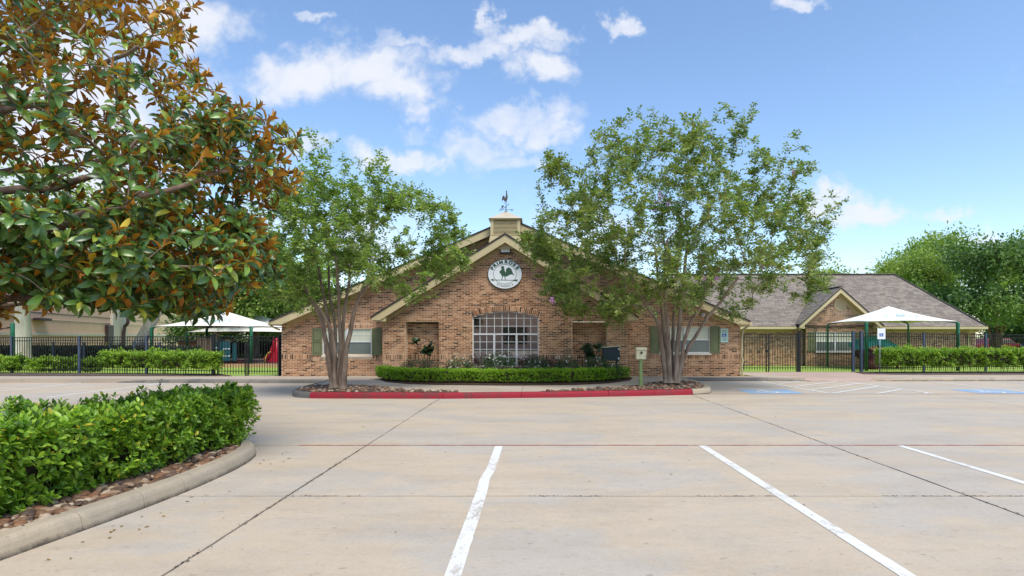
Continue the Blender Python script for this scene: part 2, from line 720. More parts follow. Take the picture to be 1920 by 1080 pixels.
M['earth'] = m_ground('earth', (.16, .15, .10), (.22, .20, .14), (.26, .24, .18), 1)
M['beige'] = m_plain('stucco_beige', (232, 190, 162), .85, .04, .8, dirt=.1)
M['beigelight'] = m_plain('stucco_light', (208, 198, 182), .85, .04, .8)
M['brownmetal'] = m_plain('downspout_brown', (56, 42, 44), .5, .1, 4)
M['teal'] = m_plain('play_teal', (22, 88, 92), .4, .1, 4)
M['turq'] = m_plain('play_turquoise', (22, 150, 130), .4, .12, 6)
M['playred'] = m_plain('play_red', (180, 18, 48), .35, .06, 4)
M['playdark'] = m_plain('play_deck_maroon', (86, 34, 34), .5, .1, 4)
M['playtan'] = m_plain('play_tan', (190, 150, 112), .5, .08, 4)
M['yellow'] = m_plain('play_yellow', (206, 178, 80), .5, .08, 4)
M['bark_crepe'] = m_bark('bark_crepe', s2l((92, 76, 64)), s2l((138, 120, 104)), s2l((172, 156, 140)), 9)
M['bark_mag'] = m_bark('bark_magnolia', s2l((88, 74, 64)), s2l((136, 118, 102)), s2l((172, 152, 132)), 9)
M['bark_white'] = m_bark('bark_plane', s2l((180, 164, 140)), s2l((216, 206, 184)), s2l((238, 230, 212)), 3)
M['bark_dark'] = m_bark('bark_dark', s2l((66, 52, 42)), s2l((104, 86, 68)), s2l((132, 112, 92)), 5)
M['twig'] = m_plain('hedge_twigs', (52, 42, 30), .9, .3, 20)
LG = lambda *c: tuple(c)
M['leaf_crepe_a'] = m_leaf('leaf_crepe_green', [(0, (.10, .19, .042)), (.5, (.22, .34, .075)), (.85, (.34, .46, .11)), (1, (.48, .54, .14))], .42, .42,
                           hue_noise=(.9, (.27, .36, .07), .5))
M['leaf_crepe_b'] = m_leaf('leaf_crepe_olive', [(0, (.085, .165, .038)), (.45, (.18, .29, .065)), (.8, (.30, .40, .09)), (1, (.40, .34, .13))], .42, .40,
                           hue_noise=(1.1, (.30, .33, .08), .55))
M['leaf_mag'] = m_leaf('leaf_magnolia', [(0, (.035, .085, .025)), (.4, (.07, .16, .035)), (.75, (.12, .24, .045)), (.92, (.22, .34, .05)), (1, (.40, .40, .04))], .32, .14,
                       back=[(0, (.32, .11, .02)), (.4, (.56, .22, .028)), (.75, (.74, .34, .035)), (1, (.68, .50, .05))], spec=.6)
M['leaf_hedge'] = m_leaf('leaf_hedge', [(0, (.035, .09, .012)), (.30, (.10, .22, .02)), (.65, (.22, .41, .03)), (.96, (.40, .58, .055)), (.985, (.55, .46, .04)), (1, (.5, .38, .03))], .42, .32,
                         hue_noise=(2.6, (.33, .52, .045), .5))
M['leaf_box'] = m_leaf('leaf_boxwood', [(0, (.13, .26, .015)), (.5, (.28, .47, .025)), (1, (.46, .64, .05))], .5, .40)
M['leaf_shrub'] = m_leaf('leaf_shrub', [(0, (.09, .19, .02)), (.5, (.20, .35, .03)), (1, (.38, .54, .06))], .5, .36, hue_noise=(1.6, (.38, .54, .055), .65))
M['leaf_rose'] = m_leaf('leaf_rose', [(0, (.04, .09, .035)), (.6, (.09, .16, .06)), (1, (.17, .25, .10))], .45, .25)
M['leaf_burg'] = m_leaf('leaf_burgundy', [(0, (.05, .022, .028)), (.6, (.11, .05, .055)), (1, (.19, .09, .08))], .5, .2)
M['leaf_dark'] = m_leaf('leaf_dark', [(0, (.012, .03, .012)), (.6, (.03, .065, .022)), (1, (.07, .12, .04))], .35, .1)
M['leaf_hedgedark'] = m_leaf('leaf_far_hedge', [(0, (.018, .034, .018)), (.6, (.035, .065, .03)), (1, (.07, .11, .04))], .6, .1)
M['leaf_bgd'] = m_leaf('leaf_background_dark', [(0, (.045, .10, .035)), (.5, (.09, .18, .055)), (1, (.19, .30, .08))], .55, .34, hue_noise=(.45, (.22, .34, .07), .7))
M['leaf_bgl'] = m_leaf('leaf_background_light', [(0, (.10, .20, .04)), (.5, (.21, .34, .07)), (1, (.42, .50, .14))], .55, .42, hue_noise=(.4, (.40, .48, .12), .6))
M['petal'] = m_plain('petal_white', (240, 236, 226), .7, .03, 9)
M['petalpink'] = m_plain('petal_lilac', (196, 132, 184), .7, .1, 9)


def m_stone():
    t = NT('river_stone')
    r = t.rnd()
    base = t.ramp(r, [(0, s2l((122, 92, 70))), (.2, s2l((150, 126, 104))), (.35, s2l((98, 76, 62))), (.55, s2l((138, 98, 70))), (.65, s2l((84, 68, 58))), (.88, s2l((180, 162, 138)))], 'CONSTANT')
    n = t.noise(22, 5, .6)
    col = t.mix(t.range(n, .35, .7, 0, .6), base, t.mix(1.0, base, (.6, .58, .56), 'MULTIPLY'))
    t.pbsdf(col, .6, 0, t.bump(t.noise(60, 4), .3, .004), .4)
    return t.m


def m_shingle():
    t = NT('asphalt_shingle')
    r = t.rnd()
    base = t.ramp(r, [(0, s2l((120, 111, 102))), (.5, s2l((136, 126, 115))), (1, s2l((149, 139, 127)))])
    n = t.noise(.7, 5, .6)
    col = t.mix(t.range(n, .4, .7, 0, .12), base, s2l((124, 110, 98)))
    g = t.noise(60, 4, .7)
    col = t.mix(t.range(g, .35, .7, 0, .4), col, t.mix(1.0, col, (.6, .6, .6), 'MULTIPLY'))
    t.pbsdf(col, .95, 0, t.bump(g, .5, .005), .2)
    return t.m


M['stone'] = m_stone()
M['shingle'] = m_shingle()


# ---------------------------------------------------------------- polygon tools
def clip_poly(poly, axis, val, keep_less):
    out = []
    n = len(poly)
    for i in range(n):
        a, b = poly[i], poly[(i + 1) % n]
        ia = (a[axis] <= val) == keep_less
        ib = (b[axis] <= val) == keep_less
        if ia:
            out.append(a)
        if ia != ib:
            t = (val - a[axis]) / (b[axis] - a[axis])
            out.append(tuple(a[k] + (b[k] - a[k]) * t for k in range(2)))
    return out


def clip_rect(poly, x0, x1, y0, y1):
    for ax, v, kl in ((0, x0, False), (0, x1, True), (1, y0, False), (1, y1, True)):
        if len(poly) < 3:
            return []
        poly = clip_poly(poly, ax, v, kl)
    return poly if len(poly) >= 3 else []


def in_poly(x, y, poly):
    c = False
    n = len(poly)
    j = n - 1
    for i in range(n):
        xi, yi = poly[i]
        xj, yj = poly[j]
        if (yi > y) != (yj > y) and x < (xj - xi) * (y - yi) / (yj - yi) + xi:
            c = not c
        j = i
    return c


def resample(path, step):
    P = [Vector(p) for p in path]
    out = [P[0]]
    for a, b in zip(P, P[1:]):
        n = max(1, int(round((b - a).length / step)))
        for i in range(1, n + 1):
            out.append(a.lerp(b, i / n))
    return out


def smooth_path(path, it=3):
    P = [Vector(p) for p in path]
    for _ in range(it):
        Q = [P[0]]
        for a, b in zip(P, P[1:]):
            Q += [a * .75 + b * .25, a * .25 + b * .75]
        Q.append(P[-1])
        P = Q
    return P


# ---------------------------------------------------------------- ground
g = MB()
g.add([(-2500, -400, -.09), (2500, -400, -.09), (2500, 4500, -.09), (-2500, 4500, -.09)], [[0, 1, 2, 3]])
struct(g.build('ground', M['earth']))
g = MB()
g.add([(-2400, 22, .085), (2400, 22, .085), (2400, 4400, .085), (-2400, 4400, .085)], [[0, 1, 2, 3]])
struct(g.build('lawn', M['lawn']))

# parking lot: concrete slabs with open joints
g = MB()
g.box(-70, 70, -30, 21.5, -.3, -.05)
lot = struct(g.build('parking_lot', M['filler']))


def slab_poly(x0, x1, y0, y1, gap=.009, jag=.004):
    pts = []
    def edge(ax, ay, bx, by, n):
        for i in range(n):
            t = i / n
            j = (random.random() - .5) * 2 * jag
            px, py = ax + (bx - ax) * t, ay + (by - ay) * t
            if abs(by - ay) > abs(bx - ax):
                px += j if i else 0
            else:
                py += j if i else 0
            pts.append((px, py))
    a, b, c, d = x0 + gap, x1 - gap, y0 + gap, y1 - gap
    nx = min(60, max(2, int((b - a) / .16)))
    ny = min(60, max(2, int((d - c) / .16)))
    edge(a, c, b, c, nx)
    edge(b, c, b, d, ny)
    edge(b, d, a, d, nx)
    edge(a, d, a, c, ny)
    return pts


xs = [-60, -50, -40, -30.0, -23.2, -16.3, -9.4, -2.5, 4.38, 11.3, 18.2, 25.1, 32, 45, 60]
ys = [-28, -20, -12, -6, -1.2, 2.3, 5.76, 8.47, 16.15, 21.4]
for i in range(len(xs) - 1):
    for j in range(len(ys) - 1):
        gp = .012 if (5.76 in (ys[j], ys[j + 1])) else .009
        m = MB()
        m.prism_z(slab_poly(xs[i], xs[i + 1], ys[j], ys[j + 1], gp, .006), -.05, 0)
        m.build('slab', M['slab'], lot)

# weathered sealant lying along the two long joints: thin crumbs
def joint_crumbs(p, q, n, w):
    m = MB()
    p, q = Vector(p), Vector(q)
    d = (q - p)
    sd = Vector((-d.y, d.x)).normalized()
    for k in range(n):
        t = random.random()
        if mnoise.noise(Vector((t * 14, p.x, 3.1))) < -.12:
            continue
        c = p + d * t + sd * random.gauss(0, w)
        r = random.uniform(.004, .010)
        L = random.uniform(1.2, 4)
        a = math.atan2(d.y, d.x) + random.gauss(0, .25)
        ux, uy = math.cos(a) * r * L, math.sin(a) * r * L
        vx, vy = -math.sin(a) * r * .6, math.cos(a) * r * .6
        vs = [(c.x - ux, c.y - uy, .0), (c.x + vx, c.y + vy, .0), (c.x + ux, c.y + uy, .0), (c.x - vx, c.y - vy, .0), (c.x, c.y, .006)]
        m.add(vs, [[0, 3, 4], [3, 2, 4], [2, 1, 4], [1, 0, 4]])
    return m


m = joint_crumbs((-2.5, 2.3), (-2.5, 15), 400, .012)
for a in (((4.38, 2.3), (4.38, 16), 420, .012), ((-3.5, 5.76), (12, 5.76), 700, .007)):
    k = joint_crumbs(*a)
    m.add(k.v, k.f)
o = m.build('joint_sealant', M['filler'], lot)
o['kind'] = 'stuff'


# ---- kerbs: a rounded section swept along a path, cut into segments
def kerb(path, breaks, name='kerb', mats=None, h=.15, w=.19, root=None, taper=None, gap=.005):
    """path: 2D polyline with the road on its right hand; breaks: arc lengths of joints"""
    P = [Vector((a, b)) for a, b in path]
    cum = [0]
    for a, b in zip(P, P[1:]):
        cum.append(cum[-1] + (b - a).length)
    tot = cum[-1]

    def at(s):
        s = min(max(s, 0), tot)
        for i in range(len(P) - 1):
            if s <= cum[i + 1] + 1e-9:
                t = (s - cum[i]) / max(1e-9, cum[i + 1] - cum[i])
                return P[i].lerp(P[i + 1], t)
        return P[-1]

    def tan(s):
        return (at(s + .06) - at(s - .06)).normalized()
    prof = [(0, -.04), (.012, .35), (.022, .65), (.034, .82), (.050, .93), (.072, .985), (.10, 1.0), (w, 1.0), (w, -.04)]
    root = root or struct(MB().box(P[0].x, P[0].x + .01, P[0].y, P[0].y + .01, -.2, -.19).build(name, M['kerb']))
    bs = [0] + [b for b in breaks if 0 < b < tot] + [tot]
    for k in range(len(bs) - 1):
        a, b = bs[k] + gap, bs[k + 1] - gap
        n = max(1, int((b - a) / .22))
        vs, fs = [], []
        for i in range(n + 1):
            s = a + (b - a) * i / n
            p, t = at(s), tan(s)
            nrm = Vector((-t.y, t.x))
            hh = h * (taper(s) if taper else 1)
            for (u, z) in prof:
                jz = 1 + .012 * mnoise.noise(Vector((p.x * 2, p.y * 2, u * 9)))
                q = p + nrm * (u + .004 * mnoise.noise(Vector((p.x * 3, p.y * 3, 7))))
                vs.append((q.x, q.y, z * hh * jz if z > 0 else z))
        m_ = len(prof)
        for i in range(n):
            for j in range(m_ - 1):
                fs.append([i * m_ + j, (i + 1) * m_ + j, (i + 1) * m_ + j + 1, i * m_ + j + 1])
        fs.append(list(range(m_)))
        fs.append([n * m_ + j for j in range(m_ - 1, -1, -1)])
        # outward winding check is not needed: closed and double sided
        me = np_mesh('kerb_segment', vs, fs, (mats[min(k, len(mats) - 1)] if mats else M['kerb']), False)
        o_ = bpy.data.objects.new('kerb_segment', me)
        link(o_, root)
    return root


# near island, left
isl = smooth_path([(-4.6, -2.5), (-4.25, 1.0), (-3.83, 4.1), (-3.60, 5.6), (-3.60, 7.1), (-3.85, 8.05), (-4.6, 8.62), (-6.2, 8.7), (-9, 8.7), (-13, 8.7)], 3)
isl = [(p.x, p.y) for p in isl]
isl_out = isl


def arc_at_y(path, y):
    s = 0
    for a, b in zip(path, path[1:]):
        L = math.dist(a, b)
        if (a[1] - y) * (b[1] - y) <= 0:
            return s + L * abs(y - a[1]) / max(1e-6, abs(b[1] - a[1]))
        s += L
    return s


bk = [arc_at_y(isl, y) for y in (.8, 3.0, 4.72, 5.35, 5.90)] 
bk += [bk[-1] + 3.2, bk[-1] + 5.5, bk[-1] + 8]
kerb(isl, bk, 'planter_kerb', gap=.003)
bed_poly = [(x - .12, y - .05) for x, y in isl] + [(-13, -2.5)]
m = MB()
m.prism_z(bed_poly, -.04, .105)
bed = struct(m.build('planting_bed', M['mulch']))

# ---- bulb-out in front of the building and the pavement
WY, PY = 21.7, 21.1      # planes of the main front wall and of the projecting porch front
bulb = [(-7.16, 20.0), (-7.0, 17.4), (-6.8, 15.9), (-6.45, 15.3), (-5.9, 15.0), (-2.4, 14.9), (.67, 15.2), (3.0, 15.62), (4.44, 15.95), (4.95, 16.2), (5.2, 16.75), (5.5, 18.6), (5.48, 20.95)]


def arc_at_x(path, x):
    s = 0
    for a, b in zip(path, path[1:]):
        L = math.dist(a, b)
        if (a[0] - x) * (b[0] - x) <= 0:
            return s + L * abs(x - a[0]) / max(1e-6, abs(b[0] - a[0]))
        s += L
    return s


def arc_x_front(x):
    s = 0
    for a, b in zip(bulb, bulb[1:]):
        L = math.dist(a, b)
        if a[1] < 16.3 and b[1] < 16.3 and (a[0] <= x <= b[0]):
            return s + L * (x - a[0]) / (b[0] - a[0])
        s += L
    return s


joints = [arc_x_front(v) for v in (-5.95, -2.4, -1.65, -.35, 2.0, 3.3, 4.42)]
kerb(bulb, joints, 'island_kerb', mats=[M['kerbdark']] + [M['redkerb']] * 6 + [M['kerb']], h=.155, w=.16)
kl = [(-60, 20.3), (-30, 20.25), (-16, 20.2), (-7.3, 19.95)]
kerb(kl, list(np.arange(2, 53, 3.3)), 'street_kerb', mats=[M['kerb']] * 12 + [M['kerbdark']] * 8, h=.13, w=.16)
kr = [(5.64, 20.95), (8.4, 20.95), (10.3, 20.95)]
kerb(kr, [2.9], 'street_kerb', mats=[M['kerbdark'], M['kerbdark']], h=.13, w=.16, taper=lambda s: 1 if s < 2.9 else max(.05, 1 - (s - 2.9) / 1.8))
kr2 = [(12.0, 20.95), (14.0, 20.95), (60, 21.2)]
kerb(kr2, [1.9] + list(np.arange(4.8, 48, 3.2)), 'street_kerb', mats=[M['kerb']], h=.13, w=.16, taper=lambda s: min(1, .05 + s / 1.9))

walk = struct(MB().box(-60, 60, 21.4, 24.6, -.2, .02).build('sidewalk', M['filler']))
walk_poly_l = [(-60, 20.46), (-7.16, 20.12), (-7.16, 21.72), (-12.6, 21.72), (-60, 22.2)]
bulb_in = [(x * .978 - .018, y + .14 if y < 19 else y + .1) for x, y in bulb]
bulb_poly = [(-7.02, 21.72)] + bulb_in + [(5.4, 21.72)]
strips = []
for k in range(24):
    a, b = -60 + k * 2.2, -60 + (k + 1) * 2.2
    strips.append((clip_rect(walk_poly_l, a, b, 0, 40), M['walk'], .128))
cuts = [-7.2, -5.2, -2.4, -.35, 2.0, 4.3, 5.6]
for a, b in zip(cuts, cuts[1:]):
    for c, d in ((14, 18.2), (18.2, 21.72)):
        strips.append((clip_rect(bulb_poly, a, b, c, d), M['walk'], .147 if a > -90 else .13))
rp = [(5.4, 21.1), (9.6, 21.1), (9.6, 24.7), (7.9, 24.7), (7.9, 21.72), (5.4, 21.72)]
strips.append(([(5.42, 21.1), (8.4, 21.1), (8.4, 21.74), (5.42, 21.74)], M['walk'], .128))
strips.append(([(8.42, 21.1), (10.0, 21.1), (9.0, 24.4), (8.0, 24.4), (8.42, 21.74)], M['walk'], .126))
ramp_poly = [(10.05, 20.75), (12.3, 20.75), (15.0, 23.3), (14.2, 24.5), (9.05, 24.4), (9.4, 22.9)]
strips.append((clip_rect(ramp_poly, 0, 60, 20, 22.35), M['pink'], None))
strips.append((clip_rect(ramp_poly, 0, 60, 22.35, 26), M['pink'], .128))
for k in range(16):
    a, b = 12.35 + k * 3, 15.33 + k * 3
    if k == 0:
        strips.append(([(12.35, 20.95), (b, 21.1), (b, 22.6), (14.3, 22.6)], M['walk'], .128))
    else:
        strips.append(([(a, 21.08), (b, 21.1), (b, 22.6), (a, 22.6)], M['walk'], .128))
for poly, mt, z in strips:
    if not poly or len(poly) < 3:
        continue
    cx_ = sum(p[0] for p in poly) / len(poly)
    cy_ = sum(p[1] for p in poly) / len(poly)
    poly = [(cx_ + (x - cx_) * .996, cy_ + (y - cy_) * .996) for x, y in poly]
    m = MB()
    if z is None:   # the ramp slopes from the road up to the pavement
        n = len(poly)
        zt = [.012 + .115 * min(1, max(0, (y - 20.75) / 1.6)) for x, y in poly]
        vs = [(x, y, -.03) for x, y in poly] + [(x, y, q) for (x, y), q in zip(poly, zt)]
        m.add(vs, [list(range(n - 1, -1, -1)), list(range(n, 2 * n))] + [[i, (i + 1) % n, n + (i + 1) % n, n + i] for i in range(n)])
    else:
        m.prism_z(poly, -.03, z)
    m.build('slab', mt, walk)

# mulch strips before the fences
for nm, poly in (('mulch_strip', [(-60, 22.22), (-13.2, 21.76), (-11.6, 21.85), (-12.6, 22.9), (-30, 24.6), (-60, 24.9)]),
                 ('mulch_strip', [(14.4, 22.62), (60, 22.62), (60, 25.4), (26, 24.6), (15.2, 24.2), (13.6, 24.3), (13.2, 22.9)])):
    m = MB()
    m.prism_z(poly, .0, .15)
    struct(m.build(nm, M['soil']))
m = MB()
m.prism_z([(-12.3, 21.74), (-9.7, 21.74), (-9.7, 22.5), (-11.2, 22.3)], .0, .118)
struct(m.build('gate_path', M['walk']))
m = MB()
m.prism_z([(-28.5, 29.2), (-9.8, 29.2), (-9.8, 46), (-34, 46)], .0, .14)
struct(m.build('playground_surface', M['soil']))
m = MB()
m.box(-28.5, -9.8, 29.0, 29.18, .0, .26)
struct(m.build('edging_brick', M['playtan']))
# beds on the island
bed_l = [(-6.62, 15.75), (-6.30, 15.46), (-5.85, 15.19), (-4, 15.13), (-2.0, 15.12), (-2.2, 15.35), (-3.2, 15.6), (-4.0, 16.1), (-4.7, 16.9), (-5.7, 17.3), (-6.6, 17.2), (-6.72, 16.4)]
bed_r = [(.1, 15.33), (.7, 15.40), (3.0, 15.83), (4.30, 16.13), (4.76, 16.4), (4.98, 16.85), (5.25, 18.5), (4.8, 18.75), (3.9, 18.3), (3.2, 17.2), (2.4, 16.5), (1.4, 15.95), (.5, 15.6)]
BR = []
for poly in (bed_l, bed_r):
    m = MB()
    m.prism_z(poly, .1, .156)
    BR.append(struct(m.build('rock_bed', M['soil'])))
mulch_edge = [G(712, 711, .15), G(722, 716, .15), G(760, 719.8, .15), G(820, 721.8, .15), G(950, 723, .15), G(1080, 722, .15), G(1140, 718.8, .15), G(1180, 713.5, .15), G(1186, 709.5, .15)]
m = MB()
m.prism_z([(mulch_edge[0][0], 21.05)] + mulch_edge + [(mulch_edge[-1][0], 21.05)], .1, .17)
mbed = struct(m.build('flower_bed', M['mulch']))


# ---- painted markings (their own thin sheets)
def strip(name, pts_l, pts_r, z, mat):
    n = len(pts_l)
    vs = [(x, y, z) for x, y in pts_l] + [(x, y, z) for x, y in pts_r]
    fs = [[i, n + i, n + i + 1, i + 1] for i in range(n - 1)]
    m = MB().add(vs, fs)
    return struct(m.build(name, mat))


def line_marking(p, q, w, mat, z=.004, wob=0.0, name='painted_line'):
    P, Q = Vector(p), Vector(q)
    n = max(2, int((Q - P).length / .12))
    d = (Q - P).normalized()
    s = Vector((-d.y, d.x))
    L, R = [], []
    for i in range(n + 1):
        t = i / n
        c = P.lerp(Q, t)
        jl = .005 * mnoise.noise(Vector((c.x * 9, c.y * 9, 1)))
        jr = .005 * mnoise.noise(Vector((c.x * 9, c.y * 9, 5)))
        off = wob(c.y) if callable(wob) else 0
        a = c + s * (w / 2 + jl)
        b = c - s * (w / 2 + jr)
        L.append((a.x + off, a.y))
        R.append((b.x + off, b.y))
    return strip(name, L, R, z, mat)


wobf = lambda y: -.016 * math.exp(-((y - 6.45) / .3) ** 2) + .02 / (1 + math.exp(-(y - 6.7) * 9)) - .012
line_marking((-.54, 1.2), (-.54, 8.40), .115, M['white'], wob=wobf)
line_marking((2.52, 1.2), (2.47, 8.44), .115, M['white'])
line_marking((5.36, 3.0), (5.40, 8.46), .10, M['white'])
line_marking((8.3, 3.0), (8.3, 8.46), .10, M['white'])
line_marking((-3.5, 8.475), (34, 8.475), .055, M['redline'])
line_marking((4.6, 16.16), (30, 16.16), .05, M['redline'])
for x in (-13.05, -16.0, -19.0, -22.0):
    line_marking((x, 15.2), (x, 20.1), .10, M['whiteworn'])
for x in (14.5, 17.4, 20.3, 23.2):
    line_marking((x, 16.3), (x, 20.8), .09, M['whiteworn'])
ax0, ax1, ay0, ay1 = 8.45, 11.4, 16.28, 20.75
line_marking((ax0, ay0), (ax0 - .2, ay1), .10, M['white'])
line_marking((ax1, ay0), (ax1 - .1, ay1), .10, M['white'])
line_marking((ax0, ay0), (ax1, ay0), .06, M['whiteworn'])
for k in range(-2, 4):
    b0 = ay0 + k * 1.15
    pts = []
    x0, y0, x1, y1 = ax0, b0, ax1, b0 + 2.55
    sl = 2.55 / (ax1 - ax0)
    if y1 < ay0 or y0 > ay1:
        continue
    if y0 < ay0:
        x0, y0 = x0 + (ay0 - y0) / sl, ay0
    if y1 > ay1:
        x1, y1 = x1 - (y1 - ay1) / sl, ay1
    if x1 - x0 > .2:
        line_marking((x0, y0), (x1, y1), .10, M['white'], z=.008)


def isa_polys():
    """wheelchair symbol in a unit square (x right, y up)"""
    P = []
    circ = lambda cx, cy, r, a0=0, a1=360, n=18: [(cx + r * math.cos(math.radians(a0 + (a1 - a0) * i / n)), cy + r * math.sin(math.radians(a0 + (a1 - a0) * i / n))) for i in range(n + 1)]
    P.append(circ(.44, .86, .085)[:-1])
    P.append([(.39, .76), (.49, .76), (.50, .62), (.68, .62), (.68, .55), (.51, .55), (.52, .46), (.40, .46)])
    P.append([(.40, .46), (.70, .46), (.84, .16), (.92, .20), (.90, .12), (.80, .09), (.64, .38), (.40, .38)])
    o, i_ = circ(.43, .31, .27, 130, 372, 22), circ(.43, .31, .20, 130, 372, 22)
    for k in range(22):
        P.append([o[k], o[k + 1], i_[k + 1], i_[k]])
    return P


def poly_sheet(polys, fx):
    m = MB()
    for p in polys:
        m.add([fx(x, y) for x, y in p], [list(range(len(p)))])
    return m


for (cx0, w_) in ((6.12, 1.55), (12.7, 1.55)):
    y0 = 16.24
    pts = [(cx0, y0), (cx0 + w_, y0), (cx0 + w_ + .12, y0 + 1.35), (cx0 + .1, y0 + 1.35)]
    m = MB().add([(x, y, .004) for x, y in pts], [[0, 1, 2, 3]])
    root = struct(m.build('painted_symbol', M['blue']))
    m = poly_sheet(isa_polys(), lambda x, y: (cx0 + .2 + x * 1.15, y0 + .1 + y * 1.15, .008))
    m.build('wheelchair_symbol', M['white'], root)


# ---------------------------------------------------------------- stones
def pebble_mesh(mat):
    vs, fs = [], []
    seg, rings = 7, 4
    vs.append((0, 0, 1))
    for r in range(1, rings):
        ph = math.pi * r / rings
        for k in range(seg):
            t = 2 * math.pi * k / seg
            j = 1 + random.uniform(-.13, .13)
            vs.append((math.sin(ph) * math.cos(t) * j, math.sin(ph) * math.sin(t) * j, math.cos(ph)))
    vs.append((0, 0, -1))
    for k in range(seg):
        fs.append([0, 1 + k, 1 + (k + 1) % seg])
    for r in range(rings - 2):
        for k in range(seg):
            a, b = 1 + r * seg + k, 1 + r * seg + (k + 1) % seg
            fs.append([a, a + seg, b + seg, b])
    last = len(vs) - 1
    for k in range(seg):
        fs.append([last, 1 + (rings - 2) * seg + (k + 1) % seg, 1 + (rings - 2) * seg + k])
    tri = []
    for f in fs:
        tri += [f] if len(f) == 3 else [[f[0], f[1], f[2]], [f[0], f[2], f[3]]]
    return np_mesh('stone', vs, np.array(tri), mat, True)


PEB = pebble_mesh(M['stone'])


def stones(poly, n, r0, r1, z, parent, limit=300, test=None):
    xs_ = [p[0] for p in poly]
    ys_ = [p[1] for p in poly]
    out = []
    tries = 0
    while len(out) < n and tries < n * 40:
        tries += 1
        x, y = random.uniform(min(xs_), max(xs_)), random.uniform(min(ys_), max(ys_))
        if not in_poly(x, y, poly) or (test and not test(x, y)):
            continue
        r = r0 + (r1 - r0) * random.random() ** 2.2
        S = Matrix.Diagonal((r * random.uniform(1, 1.7), r * random.uniform(.8, 1.1), r * random.uniform(.5, .75), 1))
        R = Matrix.Rotation(random.uniform(0, 6.28), 4, 'Z') @ Matrix.Rotation(random.gauss(0, .25), 4, 'X')
        out.append(Matrix.Translation((x, y, z + r * .25)) @ R @ S)
    pieces('stone', 'small_stones', PEB, out, parent, limit, key=lambda q: (q.translation - Vector((0, 0, CH))).length / max(q.col[0].length, .01))


near_bed = [(-3.80, 7.6), (-3.77, 6.6), (-3.78, 5.6), (-3.95, 4.4), (-4.15, 3.2), (-4.75, 3.2), (-4.5, 4.4), (-4.4, 5.6), (-4.4, 6.6), (-4.6, 8.3), (-4.35, 8.25), (-4.0, 7.95)]
stones(near_bed, 2000, .010, .052, .105, bed)
stones(bed_l, 900, .02, .07, .155, BR[0], 200)
stones(bed_r, 1100, .02, .065, .155, BR[1], 200)

# ---------------------------------------------------------------- brick building
BRICK = MB().box(-.5, .5, 0, 1, 0, 1).mesh('brick', M['brick'])
BL, BH, JT = .198, .0485, .0155
COURSE = BH + JT


def bmat(x0, x1, z0, z1, yf, d=.05):
    return Matrix.Translation(((x0 + x1) / 2, yf, z0)) @ Matrix.Diagonal((x1 - x0, d, z1 - z0, 1))


def subtract(iv, holes):
    for h0, h1 in holes:
        nx = []
        for a, b in iv:
            if h1 <= a or h0 >= b:
                nx.append((a, b))
            else:
                if h0 > a:
                    nx.append((a, h0))
                if h1 < b:
                    nx.append((h1, b))
        iv = nx
    return iv


def brick_rows(zlist, extent, holes, nobrick, yf, proud=.007, depth=.09, off0=0, mb=None):
    """zlist: list of (z0, z1, soldier). extent(z)->(x0,x1). holes(z)->list; nobrick(z)->list"""
    mats, mb = [], mb or MB()
    for r, (z0, z1, sol) in enumerate(zlist):
        zc = (z0 + z1) / 2
        e = extent(zc)
        if e is None or e[1] - e[0] < .05:
            continue
        iv = subtract([e], holes(zc))
        for a, b in iv:
            if b - a > .004:
                mb.box(a, b, yf, yf + depth, z0 - JT, z1)
        ivb = subtract(iv, nobrick(zc))
        for a, b in ivb:
            if sol:
                w = BH + JT
                n = max(1, int(round((b - a) / w)))
                w = (b - a) / n
                for k in range(n):
                    mats.append(bmat(a + k * w + JT / 2, a + (k + 1) * w - JT / 2, z0, z1 - JT * .3, yf - proud - .004 * random.random(), .03))
            else:
                w = BL + JT
                k0 = math.floor((a - off0) / w) - 1
                sh = (r % 2) * w / 2
                x = off0 + k0 * w + sh
                while x < b:
                    x0, x1 = max(x + JT / 2, a + JT / 3), min(x + w - JT / 2, b - JT / 3)
                    if x1 - x0 > .03:
                        mats.append(bmat(x0, x1, z0, z1, yf - proud + random.uniform(-.0015, .0015), .03))
                    x += w
    return mats, mb


def courses(z0, zsold, ztop, sh=.2):
    out = []
    z = z0 + JT
    while z + BH < zsold + .001:
        out.append((z, z + BH, False))
        z += COURSE
    out.append((z, z + sh - JT, True))
    z += sh
    while z < ztop:
        out.append((z, z + BH, False))
        z += COURSE
    return out


school = thing('school_building', 'brick school building with gabled porch, arched window and round white sign', 'building', (-1, WY, .12))


